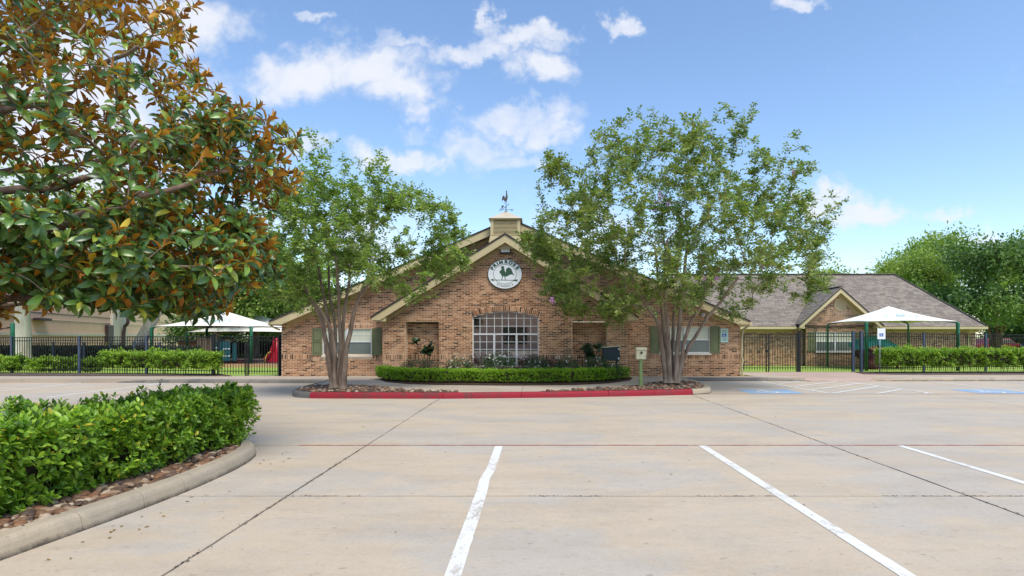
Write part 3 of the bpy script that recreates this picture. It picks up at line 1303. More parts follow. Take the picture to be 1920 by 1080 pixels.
def rake(parent, xe0, xp, xe1, ze, zp, yf, yw, bh=.25, th=.035, roof_back=40, name_roof='roof', ret=.42):
    """gable trim: rake boards, soffit, frieze on the wall, roof slabs behind"""
    for sgn, xe in ((1, xe0), (-1, xe1)):
        d = Vector((xp - xe, zp - ze)).normalized()
        nrm = Vector((-d.y, d.x)) if sgn > 0 else Vector((d.y, -d.x))
        # board at the overhang
        lo = Vector((xe, ze))
        hi = Vector((xp, zp))
        vb = bh / abs(d.x)       # vertical height of the board
        poly = [(xe, ze - .10), (xe + sgn * .02, ze - .10), (xp, zp - vb), (xp, zp), (xe, ze)]
        yb = ze - .10
        t = (vb - .10) / (zp - ze)
        xk = xe + (xp - xe) * t
        poly = [(xe, ze), (xe, yb), (xk, yb), (xp, zp - vb), (xp, zp)]
        if sgn < 0:
            poly = poly[::-1]
        MB().prism_y(poly, yf, yf + th).build('rake_board', M['tan'], parent)
        # boxed return under the end of the rake
        xr = xe + sgn * ret
        zb = yb - .012
        p2 = [(xe + sgn * .03, yb - .002), (xe + sgn * .03, zb - .03), (xr, zb - .03), (xr, yb + (ret / abs(xp - xe)) * (zp - ze) - (vb - .1) - .01)]
        if sgn < 0:
            p2 = p2[::-1]
        MB().prism_y(p2, yf + th + .002, yw - .004).build('cornice_return', M['tan'], parent)
        # soffit plane
        m_ = MB()
        a0 = (xe + sgn * .0, ze - .10)
        u0 = (xk, yb + .004)
        u1 = (xp, zp - vb + .004)
        m_.add([(u0[0], yf + th, u0[1]), (u1[0], yf + th, u1[1]), (u1[0], yw, u1[1]), (u0[0], yw, u0[1])], [[0, 1, 2, 3]])
        m_.build('soffit', M['soffit'], parent)
        # frieze on the wall
        f0 = (xk, yb)
        fh = .11 / abs(d.x)
        p3 = [(xk + sgn * .0, yb), (xk + sgn * .0, yb - .12), (xk + sgn * .14, yb - .12), (xk + sgn * .14, yb + .14 / abs(xp - xe) * (zp - ze) - fh + .0), (xp, zp - vb - fh), (xp, zp - vb)]
        if sgn < 0:
            p3 = p3[::-1]
        MB().prism_y(p3, yw - .03, yw - .002).build('frieze_board', M['soffit'], parent)
        # roof slab with a dark edge
        up = .055 / abs(d.x)
        ex = xe - sgn * .05
        ez = ze - .05 * (zp - ze) / abs(xp - xe)
        p4 = [(ex, ez + .006), (xp, zp + .006), (xp, zp + up), (ex, ez + up)]
        if sgn < 0:
            p4 = p4[::-1]
        MB().prism_y(p4, yf - .03, roof_back).build(name_roof, M['roofedge'], parent)


# main gable numbers
mY = 21.28
mxe0, mxp, mxe1 = wx(507, mY), wx(957, mY), wx(1405, mY)
mze, mzp = wz(603, mY), wz(412, mY)
pY = 20.7
pxe0, pxp, pxe1 = wx(697, pY), wx(947, pY), wx(1195, pY)
pze, pzp = wz(595, pY), wz(440, pY)
mslope = (mzp - mze) / (mxp - mxe0)
pslope = (pzp - pze) / (pxp - pxe0)
mwx0, mwx1 = wx(528, WY), wx(1388, WY)
pwx0, pwx1 = wx(717, PY), wx(1177, PY)


def main_extent(z):
    zt = mzp - .24
    if z > zt:
        return None
    lim = (zt - z) / mslope
    return (max(mwx0, mxp - lim), min(mwx1, mxp + lim))


def porch_extent(z):
    zt = pzp - .30
    if z > zt:
        return None
    lim = (zt - z) / pslope
    return (max(pwx0, pxp - lim), min(pwx1, pxp + lim))


def win_rect(px0, px1, py0, py1, Y):
    return (wx(px0, Y), wx(px1, Y), wz(py1, Y), wz(py0, Y))


wl = win_rect(605, 697, 615.5, 666, WY)
wr = win_rect(1237, 1331, 612, 662, WY)


def main_holes(z):
    h = []
    for (a, b, c, d) in (wl, wr):
        if c - .02 < z < d:
            h.append((a, b))
    # behind the porch
    if z < pzp - .55:
        lim = min((pzp - .55 - z) / pslope, 4.4)
        h.append((pxp - lim, pxp + lim))
    return h


def main_nobrick(z):
    h = []
    for (a, b, c, d) in (wl, wr):
        if c - .085 < z < c:
            h.append((a - .03, b + .03))
        if d < z < d + .15:
            h.append((a - .0, b + .0))
    return h


rows = courses(.13, .80, mzp)
mats, mb = brick_rows(rows, main_extent, main_holes, main_nobrick, WY)
wall = mb.build('wall', M['mortar'], school)
for (a, b, c, d) in (wl, wr):      # rowlock heads above the windows
    n = int((b - a) / COURSE)
    w = (b - a) / n
    for k in range(n):
        mats.append(bmat(a + k * w + JT / 2, a + (k + 1) * w - JT / 2, d + .008, d + .145, WY - .011, .03))
# porch front
aw = (wx(886, PY), wx(1010, PY))
az_spring, az_top, az_bot = wz(594, PY), wz(583.5, PY), .52
ac = (aw[0] + aw[1]) / 2
ahw = (aw[1] - aw[0]) / 2
rise = az_top - az_spring
AR = (ahw ** 2 + rise ** 2) / (2 * rise)
acz = az_top - AR
niches = [win_rect(760, 823, 603.5, 703, PY), win_rect(1073, 1138, 602, 703, PY)]
niches = [(a, b, .13, d) for a, b, c, d in niches]


def arch_hw(z, R):
    if z < az_spring:
        return ahw + (R - AR)
    q = R * R - (z - acz) ** 2
    return min(ahw + (R - AR), math.sqrt(q)) if q > 0 else -1


def porch_holes(z):
    h = [(a, b) for a, b, c, d in niches if z < d]
    if z > az_bot:
        hw = arch_hw(z, AR)
        if hw > 0:
            h.append((ac - hw, ac + hw))
    return h


th_end = math.asin(min(1, ahw / AR))


def porch_nobrick(z):
    h = []
    if z > az_spring:
        q = (AR + .205) ** 2 - (z - acz) ** 2
        if q > 0:
            hw = min(math.sqrt(q), (z - acz) * math.tan(th_end) + .01)
            h.append((ac - hw, ac + hw))
    return h


mats2, mb2 = brick_rows(rows, porch_extent, porch_holes, porch_nobrick, PY, off0=.07)
# arch of soldier bricks
th_end = math.asin(min(1, (ahw) / AR))
na = int(2 * th_end * (AR + .1) / (COURSE + .004))
for k in range(na):
    t = -th_end + 2 * th_end * (k + .5) / na
    c = Vector((ac + (AR + .012) * math.sin(t), PY - .016 - random.random() * .004, acz + (AR + .012) * math.cos(t)))
    w = 2 * th_end * AR / na - JT
    mats2.append(Matrix.Translation(c) @ Matrix.Rotation(t, 4, 'Y') @ Matrix.Diagonal((w, .03, .185, 1)))
# niche backs and soffits
for (a, b, c, d) in niches:
    m3, mb2 = brick_rows([r for r in rows if r[1] < d], lambda z: (a, b), lambda z: [], lambda z: [], PY + .36, off0=.02, mb=mb2)
    mats2 += m3
    mb2.box(a - .1, a, PY + .002 + .09, PY + .36, .13, d)
    mb2.box(b, b + .1, PY + .002 + .09, PY + .36, .13, d)
porch_wall = mb2.build('wall', M['mortar'], school)
for (a, b, c, d) in niches:
    MB().box(a - .02, b + .02, PY - .004, PY + .36, d, d + .035).build('lintel', M['tan'], school)
# porch side walls
for x, s in ((pwx0, 1), (pwx1, -1)):
    MB().box(min(x, x + s * .1), max(x, x + s * .1), PY + .092, WY, .1, pze + .2).build('side_wall', M['mortar'], school)
for nm, ms, par in (('brick', mats, wall), ('brick', mats2, porch_wall)):
    pieces('brick', 'bricks', BRICK, ms, par, 300)
# body of the building behind
MB().box(mwx0, mwx1, WY + .35, 39.5, .1, 2.2).build('rear_wall', M['mortar'], school)
rake(school, mxe0, mxp, mxe1, mze, mzp, mY, WY)
rake(school, pxe0, pxp, pxe1, pze, pzp, pY, PY, bh=.24, roof_back=WY + 6, name_roof='porch_roof', ret=.5)


# gutters and downspouts
def downspout(parent, pts, r=.038):
    MB().tube(pts, r, 8).build('downspout', M['tan'], parent, True)


gx = mxe1 - .02
MB().box(mxe0 - .13, mxe0 - .005, mY + .05, 39, mze - .14, mze - .02).build('gutter', M['tan'], school)
MB().box(mxe1 + .005, mxe1 + .13, mY + .05, 39, mze - .14, mze - .02).build('gutter', M['tan'], school)
downspout(school, smooth_path([(mxe1 + .06, mY + .1, mze - .13), (mxe1 - .05, mY + .15, mze - .20), (wx(1390, WY), WY - .05, mze - .34), (wx(1390, WY), WY - .05, 1.0), (wx(1389, WY), WY - .05, .9),
                               (wx(1392, WY), WY - .05, .72), (wx(1389, WY), WY - .05, .5), (wx(1391, WY), WY - .05, .3), (wx(1392, WY), WY - .07, .14)], 2))
downspout(school, smooth_path([(mxe0 - .06, mY + .1, mze - .13), (mxe0 + .1, mY + .15, mze - .24), (mwx0 - .05, WY - .05, mze - .3)], 2), .035)


def shutter(parent, x0, x1, z0, z1, y):
    m_ = MB()
    w, h = x1 - x0, z1 - z0
    st = .045
    m_.box(x0, x1, y - .012, y, z0, z1)
    for a, b, c, d in ((x0, x0 + st, z0, z1), (x1 - st, x1, z0, z1), (x0 + st, x1 - st, z0, z0 + st * 1.5), (x0 + st, x1 - st, z1 - st * 1.3, z1), (x0 + st, x1 - st, (z0 + z1) / 2 - st * .5, (z0 + z1) / 2 + st * .5)):
        m_.box(a, b, y - .034, y - .0125, c, d)
    for c, d in ((z0 + st * 2, (z0 + z1) / 2 - st), ((z0 + z1) / 2 + st, z1 - st * 1.8)):
        m_.box(x0 + st * 1.45, x1 - st * 1.45, y - .026, y - .0125, c, d)
    m_.build('shutter', M['olive'], parent)


def sash_window(parent, rect, y, units=2, blinds=True, shutters=True, sw=.40):
    a, b, c, d = rect
    f = .035
    fr = MB()
    fr.box(a, b, y + .01, y + .07, d - f, d)
    fr.box(a, b, y + .01, y + .07, c, c + f)
    fr.box(a, a + f, y + .01, y + .07, c + f, d - f)
    fr.box(b - f, b, y + .01, y + .07, c + f, d - f)
    mid = (c + d) / 2
    w = (b - a) / units
    for k in range(1, units):
        fr.box(a + k * w - .04, a + k * w + .04, y + .008, y + .07, c + f, d - f)
    for k in range(units):
        x0 = a + k * w + (f if k == 0 else .04)
        x1 = a + (k + 1) * w - (f if k == units - 1 else .04)
        fr.box(x0, x1, y + .012, y + .06, mid - .022, mid + .022)
    wp = fr.build('window', M['whitepaint'], parent)
    for k in range(units):
        x0 = a + k * w + (f if k == 0 else .04)
        x1 = a + (k + 1) * w - (f if k == units - 1 else .04)
        MB().box(x0, x1, y + .050, y + .056, mid + .022, d - f).build('pane', M['blind_up'], wp)
        MB().box(x0, x1, y + .035, y + .041, c + f, mid - .022).build('pane', M['blind_low'], wp)
        mu = MB()
        for q in (1 / 3, 2 / 3):
            xx = x0 + (x1 - x0) * q
            mu.box(xx - .006, xx + .006, y + .042, y + .049, mid + .022, d - f)
        zz = mid + (d - mid) * .5
        mu.box(x0, x1, y + .041, y + .048, zz - .006, zz + .006)
        mu.build('muntins', M['whitepaint'], wp)
    MB().box(a - .04, b + .04, y - .045, y + .07, c - .075, c - .002).build('sill', M['beigelight'], wp)
    if shutters:
        shutter(parent, a - sw - .01, a - .01, c - .0, d + .0, y - .012)
        shutter(parent, b + .01, b + sw + .01, c - .0, d + .0, y - .012)


sash_window(school, wl, WY, sw=.38)
sash_window(school, wr, WY, sw=.36)

# arched window
wy = PY + .05
fr = MB()
ft = .035


def arch_pts(R, n=28):
    t1 = math.asin(min(1, (ahw - (AR - R)) / R))
    return [(ac + R * math.sin(-t1 + 2 * t1 * i / n), acz + R * math.cos(-t1 + 2 * t1 * i / n)) for i in range(n + 1)]


out_, in_ = arch_pts(AR), arch_pts(AR - ft)
for i in range(len(out_) - 1):
    fr.prism_y([in_[i], in_[i + 1], out_[i + 1], out_[i]], wy, wy + .07)
fr.box(aw[0], aw[0] + ft, wy, wy + .07, az_bot, az_spring - .01)
fr.box(aw[1] - ft, aw[1], wy, wy + .07, az_bot, az_spring - .01)
ztr = wz(626.5, PY)
fr.box(aw[0] + ft, aw[1] - ft, wy - .006, wy + .07, ztr - .028, ztr + .028)
sx = [wx(926.5, PY), wx(968.5, PY)]
for x in sx:
    fr.box(x - .035, x + .035, wy - .004, wy + .07, az_bot, ztr - .028)
fr.box(aw[0] + ft, aw[1] - ft, wy, wy + .07, az_bot, az_bot + .05)
awin = fr.build('window', M['whitepaint'], school)
# muntins
colx = [wx(q, PY) for q in (899.7, 912.3, 926.8, 941.2, 953.3, 968.3, 982.3, 995.2)]
mu = MB()
for i, x in enumerate(colx):
    zt = acz + math.sqrt((AR - ft) ** 2 - (x - ac) ** 2)
    mu.box(x - .010, x + .010, wy + .02, wy + .034, ztr + .028, zt)
    if i not in (2, 5):
        mu.box(x - .010, x + .010, wy + .02, wy + .034, az_bot + .05, ztr - .028)
for z in (wz(596.5, PY), wz(611.5, PY)):
    hw = min(ahw - ft, arch_hw(z, AR) - ft)
    mu.box(ac - hw, ac + hw, wy + .021, wy + .033, z - .009, z + .009)
seg = [(aw[0] + ft, sx[0] - .035), (sx[0] + .035, sx[1] - .035), (sx[1] + .035, aw[1] - ft)]
for z in (wz(641, PY), wz(655, PY), wz(669.5, PY)):
    for a, b in seg:
        mu.box(a, b, wy + .021, wy + .033, z - .009, z + .009)
mu.build('muntins', M['whitepaint'], awin)


# one pane per opening
def pane(poly):
    MB().prism_y(poly, wy + .038 + random.uniform(-.001, .001), wy + .044).build('pane', M['glass'], awin)


cx_all = [aw[0] + ft] + colx + [aw[1] - ft]
zr = [ztr + .028, wz(611.5, PY), wz(596.5, PY)]
for i in range(9):
    x0, x1 = cx_all[i], cx_all[i + 1]
    zt = lambda x: acz + math.sqrt(max(0, (AR - ft) ** 2 - (x - ac) ** 2))
    pane([(x0, zr[0]), (x1, zr[0]), (x1, zr[1]), (x0, zr[1])])
    zA, zB = zt(x0), zt(x1)
    pane([(x0, zr[1]), (x1, zr[1]), (x1, min(zr[2], zB)), (x0, min(zr[2], zA))])
    if min(zA, zB) > zr[2] + .01:
        pane([(x0, zr[2]), (x1, zr[2]), (x1, zB), (x0, zA)])
    zl = [az_bot + .05, wz(669.5, PY), wz(655, PY), wz(641, PY), ztr - .028]
    for a, b in zip(zl, zl[1:]):
        pane([(x0, a), (x1, a), (x1, b), (x0, b)])
MB().box(aw[0] - .1, aw[1] + .1, wy + .5, wy + .55, .3, 3.0).build('room_wall', M['room'], school)

# flood light over the sign
fl = thing('flood_light', 'black flood light with white lens above the round sign', 'light', (wx(947.5, PY), PY, wz(473, PY)))
x0, x1, z0, z1 = wx(937.5, PY), wx(958, PY), wz(476, PY), wz(463.5, PY)
m = MB()
m.box(x0, x1, PY - .12, PY - .012, z0, z1)
m.build('housing', M['black'], fl, bevel=.01)
MB().box(x0 + .035, x1 - .035, PY - .135, PY - .121, z0 + .045, z1 - .035).build('lens', M['signwhite'], fl)
# security camera on the right
sc_ = thing('security_camera', 'small white dome camera under the right eave', 'camera', (wx(1317, WY), WY, wz(590, WY)))
c = Vector((wx(1317, WY), WY - .09, wz(589.5, WY)))
m = MB().tube([c + Vector((0, .08, 0)), c + Vector((0, .0, -.01)), c + Vector((0, -.05, -.03)), c + Vector((0, -.08, -.05))], [.075, .085, .07, .02], 12)
m.build('dome', M['whitepaint'], sc_, True)
MB().box(c.x - .04, c.x + .04, WY - .02, WY - .012, c.z - .05, c.z + .05).build('mount', M['whitepaint'], sc_)

# ---- round sign
sgx, sgz = wx(947, PY), wz(514.5, PY)
RX, RZ = 32.5 * PY / F, 27.8 * PY / F
sign = thing('round_sign', 'oval white school sign with green rooster above the arched window', 'sign', (sgx, PY, sgz - RZ))


def ell(rx, rz, n=64):
    return [(sgx + rx * math.cos(2 * math.pi * i / n), sgz + rz * math.sin(2 * math.pi * i / n)) for i in range(n)]


MB().prism_y(ell(RX, RZ), PY - .07, PY - .012).build('rim', M['signedge'], sign)
MB().prism_y(ell(RX * .965, RZ * .965), PY - .078, PY - .0705).build('panel', M['signwhite'], sign)
yf = PY - .082
o_, i_ = ell(RX * .67, RZ * .665), ell(RX * .65, RZ * .642)
m = MB()
for k in range(64):
    k2 = (k + 1) % 64
    m.prism_y([i_[k], o_[k], o_[k2], i_[k2]], yf, yf + .0035)
m.build('ring', M['signgreen'], sign)
ux, uz = RX, RZ


def sp(pts):      # unit coordinates from the enlarged view of the sign (1200 wide = 100 px)
    return [(sgx + (x - 567) / 12 * PY / F, sgz - (y - 530) / 12 * PY / F) for x, y in pts]


rooster = sp([(478, 372), (492, 352), (512, 348), (530, 350), (548, 362), (556, 374), (543, 376), (552, 402), (560, 440), (572, 478), (580, 492), (590, 470),
              (588, 440), (598, 408), (620, 388), (652, 382), (684, 392), (706, 416), (722, 444), (735, 478), (752, 520), (780, 556), (768, 560), (742, 530),
              (748, 556), (730, 536), (700, 538), (664, 548), (636, 566), (612, 582), (584, 580), (574, 592), (578, 628), (586, 656), (570, 656), (560, 620),
              (556, 584), (538, 574), (520, 580), (512, 620), (506, 656), (490, 656), (496, 616), (500, 580), (486, 548), (470, 520), (446, 492), (446, 470),
              (462, 450), (486, 432), (494, 410), (478, 402), (490, 392), (472, 384)])
rooster = rooster[::-1]


def tri_poly(poly, y, name, mat, parent, th=.004):
    """extrude an arbitrary simple polygon (x,z) using Blender's own tessellation"""
    from mathutils.geometry import tessellate_polygon
    n = len(poly)
    tris = tessellate_polygon([[Vector((x, z, 0)) for x, z in poly]])
    vs = [(x, y, z) for x, z in poly] + [(x, y + th, z) for x, z in poly]
    fs = [list(t) for t in tris] + [[a + n, b + n, c_ + n] for a, b, c_ in tris]
    fs += [[i, (i + 1) % n, n + (i + 1) % n, n + i] for i in range(n)]
    return MB().add(vs, fs).build(name, mat, parent)


tri_poly(rooster, yf, 'rooster', M['signgreen'], sign)
m = MB()
m.prism_y(sp([(300, 666), (300, 654), (760, 660), (760, 670)]), yf - .001, yf + .003)
m.prism_y(sp([(240, 655), (318, 626), (300, 657), (318, 688)]), yf - .001, yf + .003)
m.prism_y(sp([(740, 672), (760, 655), (862, 648), (840, 668)]), yf - .0015, yf + .003)
m.prism_y(sp([(740, 660), (840, 668), (862, 692), (775, 684)]), yf - .0005, yf + .003)
m.build('arrow', M['signgreen'], sign)


def letters(text, angles, rx, rz, size, bold, flip, name):
    V, FA = [], []
    for ch, a in zip(text, angles):
        cu = bpy.data.curves.new('t', 'FONT')
        cu.body = ch
        cu.size = size
        cu.offset = bold
        cu.extrude = .002
        cu.align_x = 'CENTER'
        cu.align_y = 'CENTER'
        cu.resolution_u = 3
        ob = bpy.data.objects.new('t', cu)
        COL.objects.link(ob)
        bpy.context.view_layer.update()
        me = bpy.data.meshes.new_from_object(ob.evaluated_get(bpy.context.evaluated_depsgraph_get()))
        t = math.radians(a)
        cx_, cz_ = sgx + rx * math.sin(t), sgz + rz * math.cos(t)
        # tangent of the ellipse
        ang = math.atan2(-rz * math.sin(t), rx * math.cos(t))
        if flip:
            ang = math.atan2(rz * math.sin(t), -rx * math.cos(t))
        ca, sa = math.cos(ang), math.sin(ang)
        b = len(V)
        wsc = 1.12 if bold else 1.0
        for v in me.vertices:
            x, z = v.co.x * wsc, v.co.y
            V.append((cx_ + x * ca - z * sa, yf - .001 + v.co.z, cz_ + x * sa + z * ca))
        FA += [[i + b for i in p.vertices] for p in me.polygons]
        bpy.data.objects.remove(ob)
        bpy.data.meshes.remove(me)
        bpy.data.curves.remove(cu)
    link(bpy.data.objects.new(name, np_mesh(name, V, FA, M['signgreen'])), sign)


letters("PRIMROSE", [-62, -45, -31, -16, 4.5, 23, 41, 60], RX * .815, RZ * .81, .165, .010, False, 'lettering')
letters("SCHOOLS", [213, 203, 192, 181, 169.5, 159, 148], RX * .80, RZ * .80, .115, .0, True, 'lettering')

# ---- cupola and weathervane
cup = thing('cupola', 'tan louvred cupola on the ridge of the porch roof', 'cupola', (wx(947.5, 21), 21.5, 5.0))
cY = 20.95
cw = wx(976, cY) - wx(919.5, cY)
cxm = wx(947.5, cY)
hw = 28 * cY / F
zb0, zb1, zt0, ztp = wz(462, cY), wz(441, cY), wz(409.5, cY), wz(401.5, cY + .5)
d2 = hw * 2


def frustum(m_, cx_, y0, hw0, hw1, z0, z1, cy_=None):
    cyy = y0 + hw0 if cy_ is None else cy_
    vs = [(cx_ - hw0, cyy - hw0, z0), (cx_ + hw0, cyy - hw0, z0), (cx_ + hw0, cyy + hw0, z0), (cx_ - hw0, cyy + hw0, z0),
          (cx_ - hw1, cyy - hw1, z1), (cx_ + hw1, cyy - hw1, z1), (cx_ + hw1, cyy + hw1, z1), (cx_ - hw1, cyy + hw1, z1)]
    return m_.add(vs, [[0, 3, 2, 1], [4, 5, 6, 7], [0, 1, 5, 4], [1, 2, 6, 5], [2, 3, 7, 6], [3, 0, 4, 7]])


ccy = cY + hw
frustum(MB(), cxm, cY, hw + .09, hw + .01, zb0 - .1, zb1 - .015, ccy).build('base', M['tan'], cup)
m = MB()
m.box(cxm - hw - .02, cxm + hw + .02, ccy - hw - .02, ccy + hw + .02, zb1 - .014, zb1 + .012)
m.box(cxm - hw - .03, cxm + hw + .03, ccy - hw - .03, ccy + hw + .03, zt0 - .05, zt0 - .004)
m.build('moulding', M['soffit'], cup)
for sx_ in (-1, 1):
    for sy_ in (-1, 1):
        x = cxm + sx_ * (hw - .055)
        y = ccy + sy_ * (hw - .055)
        MB().box(x - .055, x + .055, y - .055, y + .055, zb1 + .012, zt0 - .05).build('corner_post', M['tan'], cup)
MB().box(cxm - hw + .08, cxm + hw - .08, ccy - hw + .08, ccy + hw - .08, zb1 + .012, zt0 - .05).build('core', M['soffit'], cup)
nl = 11
for k in range(nl):
    z = zb1 + .02 + (zt0 - .07 - zb1 - .02) * (k + .5) / nl
    lv = MB()
    y0 = ccy - hw
    lv.add([(cxm - hw + .112, y0 + .012, z - .03), (cxm + hw - .112, y0 + .012, z - .03), (cxm + hw - .112, y0 + .07, z + .018), (cxm - hw + .112, y0 + .07, z + .018),
            (cxm - hw + .112, y0 + .012, z - .02), (cxm + hw - .112, y0 + .012, z - .02), (cxm + hw - .112, y0 + .07, z + .028), (cxm - hw + .112, y0 + .07, z + .028)],
           [[0, 3, 2, 1], [4, 5, 6, 7], [0, 1, 5, 4], [1, 2, 6, 5], [2, 3, 7, 6], [3, 0, 4, 7]])
    lv.build('louvre', M['tan'], cup)
rm = MB()
zr0, zr1 = zt0 - .004, ztp + .12
rr = hw + .07
rm.add([(cxm - rr, ccy - rr, zr0), (cxm + rr, ccy - rr, zr0), (cxm + rr, ccy + rr, zr0), (cxm - rr, ccy + rr, zr0), (cxm, ccy, zr1)],
       [[0, 1, 4], [1, 2, 4], [2, 3, 4], [3, 0, 4], [3, 2, 1, 0]])
rm.build('roof', M['cuproof'], cup)

vane = thing('weathervane', 'weathered copper rooster weathervane on top of the cupola', 'weathervane', (cxm, ccy, zr1))
vY = ccy


def vp(pts):      # enlarged view: 9.82 px per px, origin (900,340)
    return [(wx(900 + x / 9.82, vY), wz(340 + y / 9.82, vY)) for x, y in pts]


MB().tube([(cxm, vY, zr1 - .05), (cxm, vY, wz(340 + 430 / 9.82, vY))], .012, 8).build('rod', M['copper'], vane, True)
m = MB()
zc = wz(340 + 565 / 9.82, vY)
m.tube([(cxm, vY, zc - .055), (cxm, vY, zc - .03), (cxm, vY, zc), (cxm, vY, zc + .03), (cxm, vY, zc + .055)], [.01, .045, .055, .045, .01], 12)
zc = wz(340 + 487 / 9.82, vY)
m.tube([(cxm, vY, zc - .03), (cxm, vY, zc), (cxm, vY, zc + .03)], [.008, .03, .008], 10)
m.build('ball', M['copper'], vane, True)
zc = wz(340 + 524 / 9.82, vY)
m = MB()
m.bar((wx(938, vY), vY, zc), (wx(959, vY), vY, zc), .014, .014)
m.bar((cxm, vY - .28, zc), (cxm, vY + .28, zc), .014, .014)
m.build('direction_bars', M['copper'], vane)
m = MB()
L3 = .09
for (px, ch) in ((939, 'E'), (960, 'W')):
    x = wx(px, vY)
    if ch == 'E':
        m.bar((x - .03, vY, zc - .045), (x - .03, vY, zc + .045), .014, .014)
        for q in (-.04, 0, .04):
            m.bar((x - .03, vY, zc + q), (x + .03, vY, zc + q), .012, .012)
    else:
        for a, b in (((-.05, .04), (-.025, -.04)), ((-.025, -.04), (0, .03)), ((0, .03), (.025, -.04)), ((.025, -.04), (.05, .04))):
            m.bar((x + a[0], vY, zc + a[1]), (x + b[0], vY, zc + b[1]), .012, .012)
m.build('letter', M['copper'], vane)
rb = vp([(478, 180), (490, 168), (500, 182), (500, 235), (510, 262), (512, 300), (500, 340), (490, 365), (497, 415), (490, 420), (480, 368), (468, 372), (470, 430), (462, 432),
         (458, 374), (442, 352), (428, 338), (412, 352), (405, 400), (404, 340), (410, 290), (424, 266), (440, 264), (456, 282), (458, 310), (474, 280), (478, 240)])
tri_poly(rb[::-1], vY - .015, 'rooster', M['copper'], vane, .03)
m = MB()
a, b = vp([(395, 525), (540, 412)])
m.bar((a[0], vY, a[1]), (b[0], vY, b[1]), .016, .016)
m.prism_y(vp([(398, 500), (394, 452), (428, 440), (442, 452), (420, 486)]), vY - .008, vY + .008)
m.prism_y(vp([(520, 430), (545, 405), (535, 425)]), vY - .008, vY + .008)
m.build('arrow', M['copper'], vane)

# ---- accessible parking sign on the wall
sn = thing('wall_sign', 'pale green accessible parking sign beside the right shutter', 'sign', (wx(1357, WY), WY, wz(642, WY)))
a, b, c, d = win_rect(1350.5, 1364.8, 616, 642, WY)
MB().box(a, b, WY - .035, WY - .012, c, d).build('panel', M['signmint'], sn)
isb = (wx(1353.3, WY), wx(1361.3, WY), wz(632, WY), wz(625.5, WY))
MB().box(isb[0], isb[1], WY - .0385, WY - .0355, isb[2], isb[3]).build('blue_square', M['isablue'], sn)
m = poly_sheet(isa_polys(), lambda x, y: (isb[0] + (x) * (isb[1] - isb[0]) * .9, WY - .041, isb[2] + y * (isb[3] - isb[2])))
m.build('wheelchair_symbol', M['signwhite'], sn)
m = MB()
for z in (wz(620, WY), wz(622.5, WY), wz(635.5, WY), wz(638, WY)):
    m.box(a + .05, b - .05, WY - .0375, WY - .0355, z - .008, z + .008)
m.build('text_lines', M['signgreen'], sn)

# ---------------------------------------------------------------- right wing
wing = thing('wing_building', 'low brick wing with grey shingled hip roof behind the right fence', 'building', (17, 30.6, .1))
GY, NY = 30.2, 30.6
nx0, nx1 = wx(1375, NY), wx(1829, NY)
gx0, gx1 = wx(1512, GY), wx(1647, GY)
geave = 29.75
gzp, gze = wz(541, geave), wz(611, geave)
gxp = wx(1577, geave)
gxe0, gxe1 = wx(1499, geave), wx(1656, geave)
gsl = (gzp - gze) / (gxp - gxe0)
ww = win_rect(1530, 1603, 622, 659, GY)
rows2 = courses(.10, .78, gzp)


def gext(z):
    zt = gzp - .3
    if z > zt:
        return None
    lim = (zt - z) / gsl
    return (max(gx0, gxp - lim), min(gx1, gxp + lim))


vcx, vcz, vr = wx(1575, GY), wz(571.5, GY), 11.5 * GY / F


def g_nb(z):
    q = (vr + .13) ** 2 - (z - vcz) ** 2
    return [(vcx - math.sqrt(q), vcx + math.sqrt(q))] if q > 0 else []


ma, mba = brick_rows([r for r in rows2 if r[1] < gzp - .3], gext, lambda z: [(ww[0], ww[1])] if ww[2] - .02 < z < ww[3] else [], g_nb, GY)
for k in range(22):
    t = 2 * math.pi * k / 22
    cc = Vector((vcx + (vr + .01) * math.sin(t), GY - .012, vcz + (vr + .01) * math.cos(t)))
    ma.append(Matrix.Translation(cc) @ Matrix.Rotation(t, 4, 'Y') @ Matrix.Diagonal((.075, .03, .115, 1)))
mb_, mba = brick_rows([r for r in rows2 if r[1] < 2.15], lambda z: (nx0, nx1), lambda z: [(gx0, gx1)], lambda z: [], NY, mb=mba)
gw = mba.build('wall', M['mortar'], wing)
pieces('brick', 'bricks', BRICK, ma + mb_, gw, 300)
MB().box(nx0, nx1, NY + .35, 40, .1, 2.2).build('rear_wall', M['mortar'], wing)
sash_window(wing, ww, GY, sw=.42)
# round vent
n = 28
pl = [(vcx + vr * math.cos(2 * math.pi * i / n), vcz + vr * math.sin(2 * math.pi * i / n)) for i in range(n)]
pi_ = [(vcx + vr * .86 * math.cos(2 * math.pi * i / n), vcz + vr * .86 * math.sin(2 * math.pi * i / n)) for i in range(n)]
vent = MB()
for i in range(n):
    j = (i + 1) % n
    vent.prism_y([pi_[i], pl[i], pl[j], pi_[j]], GY - .04, GY)
vent = vent.build('round_vent', M['tan'], wing)
for k in range(9):
    z = vcz - vr * .8 + k * vr * .2
    h_ = math.sqrt(max(.001, (vr * .86) ** 2 - (z - vcz) ** 2))
    MB().add([(vcx - h_, GY - .03, z - .02), (vcx + h_, GY - .03, z - .02), (vcx + h_, GY - .004, z + .03), (vcx - h_, GY - .004, z + .03)], [[0, 1, 2, 3]]).build('louvre', M['tan'], vent)
# gable trims
rake(wing, gxe0, gxp, gxe1, gze, gzp, geave, GY, bh=.16, roof_back=geave + .04, name_roof='gable_edge', ret=.3)
# roofs
eY, eZ = 30.1, 2.19
rY, rZ = 34.6, wz(515.5, 34.6)
rsl = (rZ - eZ) / (rY - eY)
ex1, rx1 = wx(1850, eY), wx(1677, rY)
ex0 = 8.3


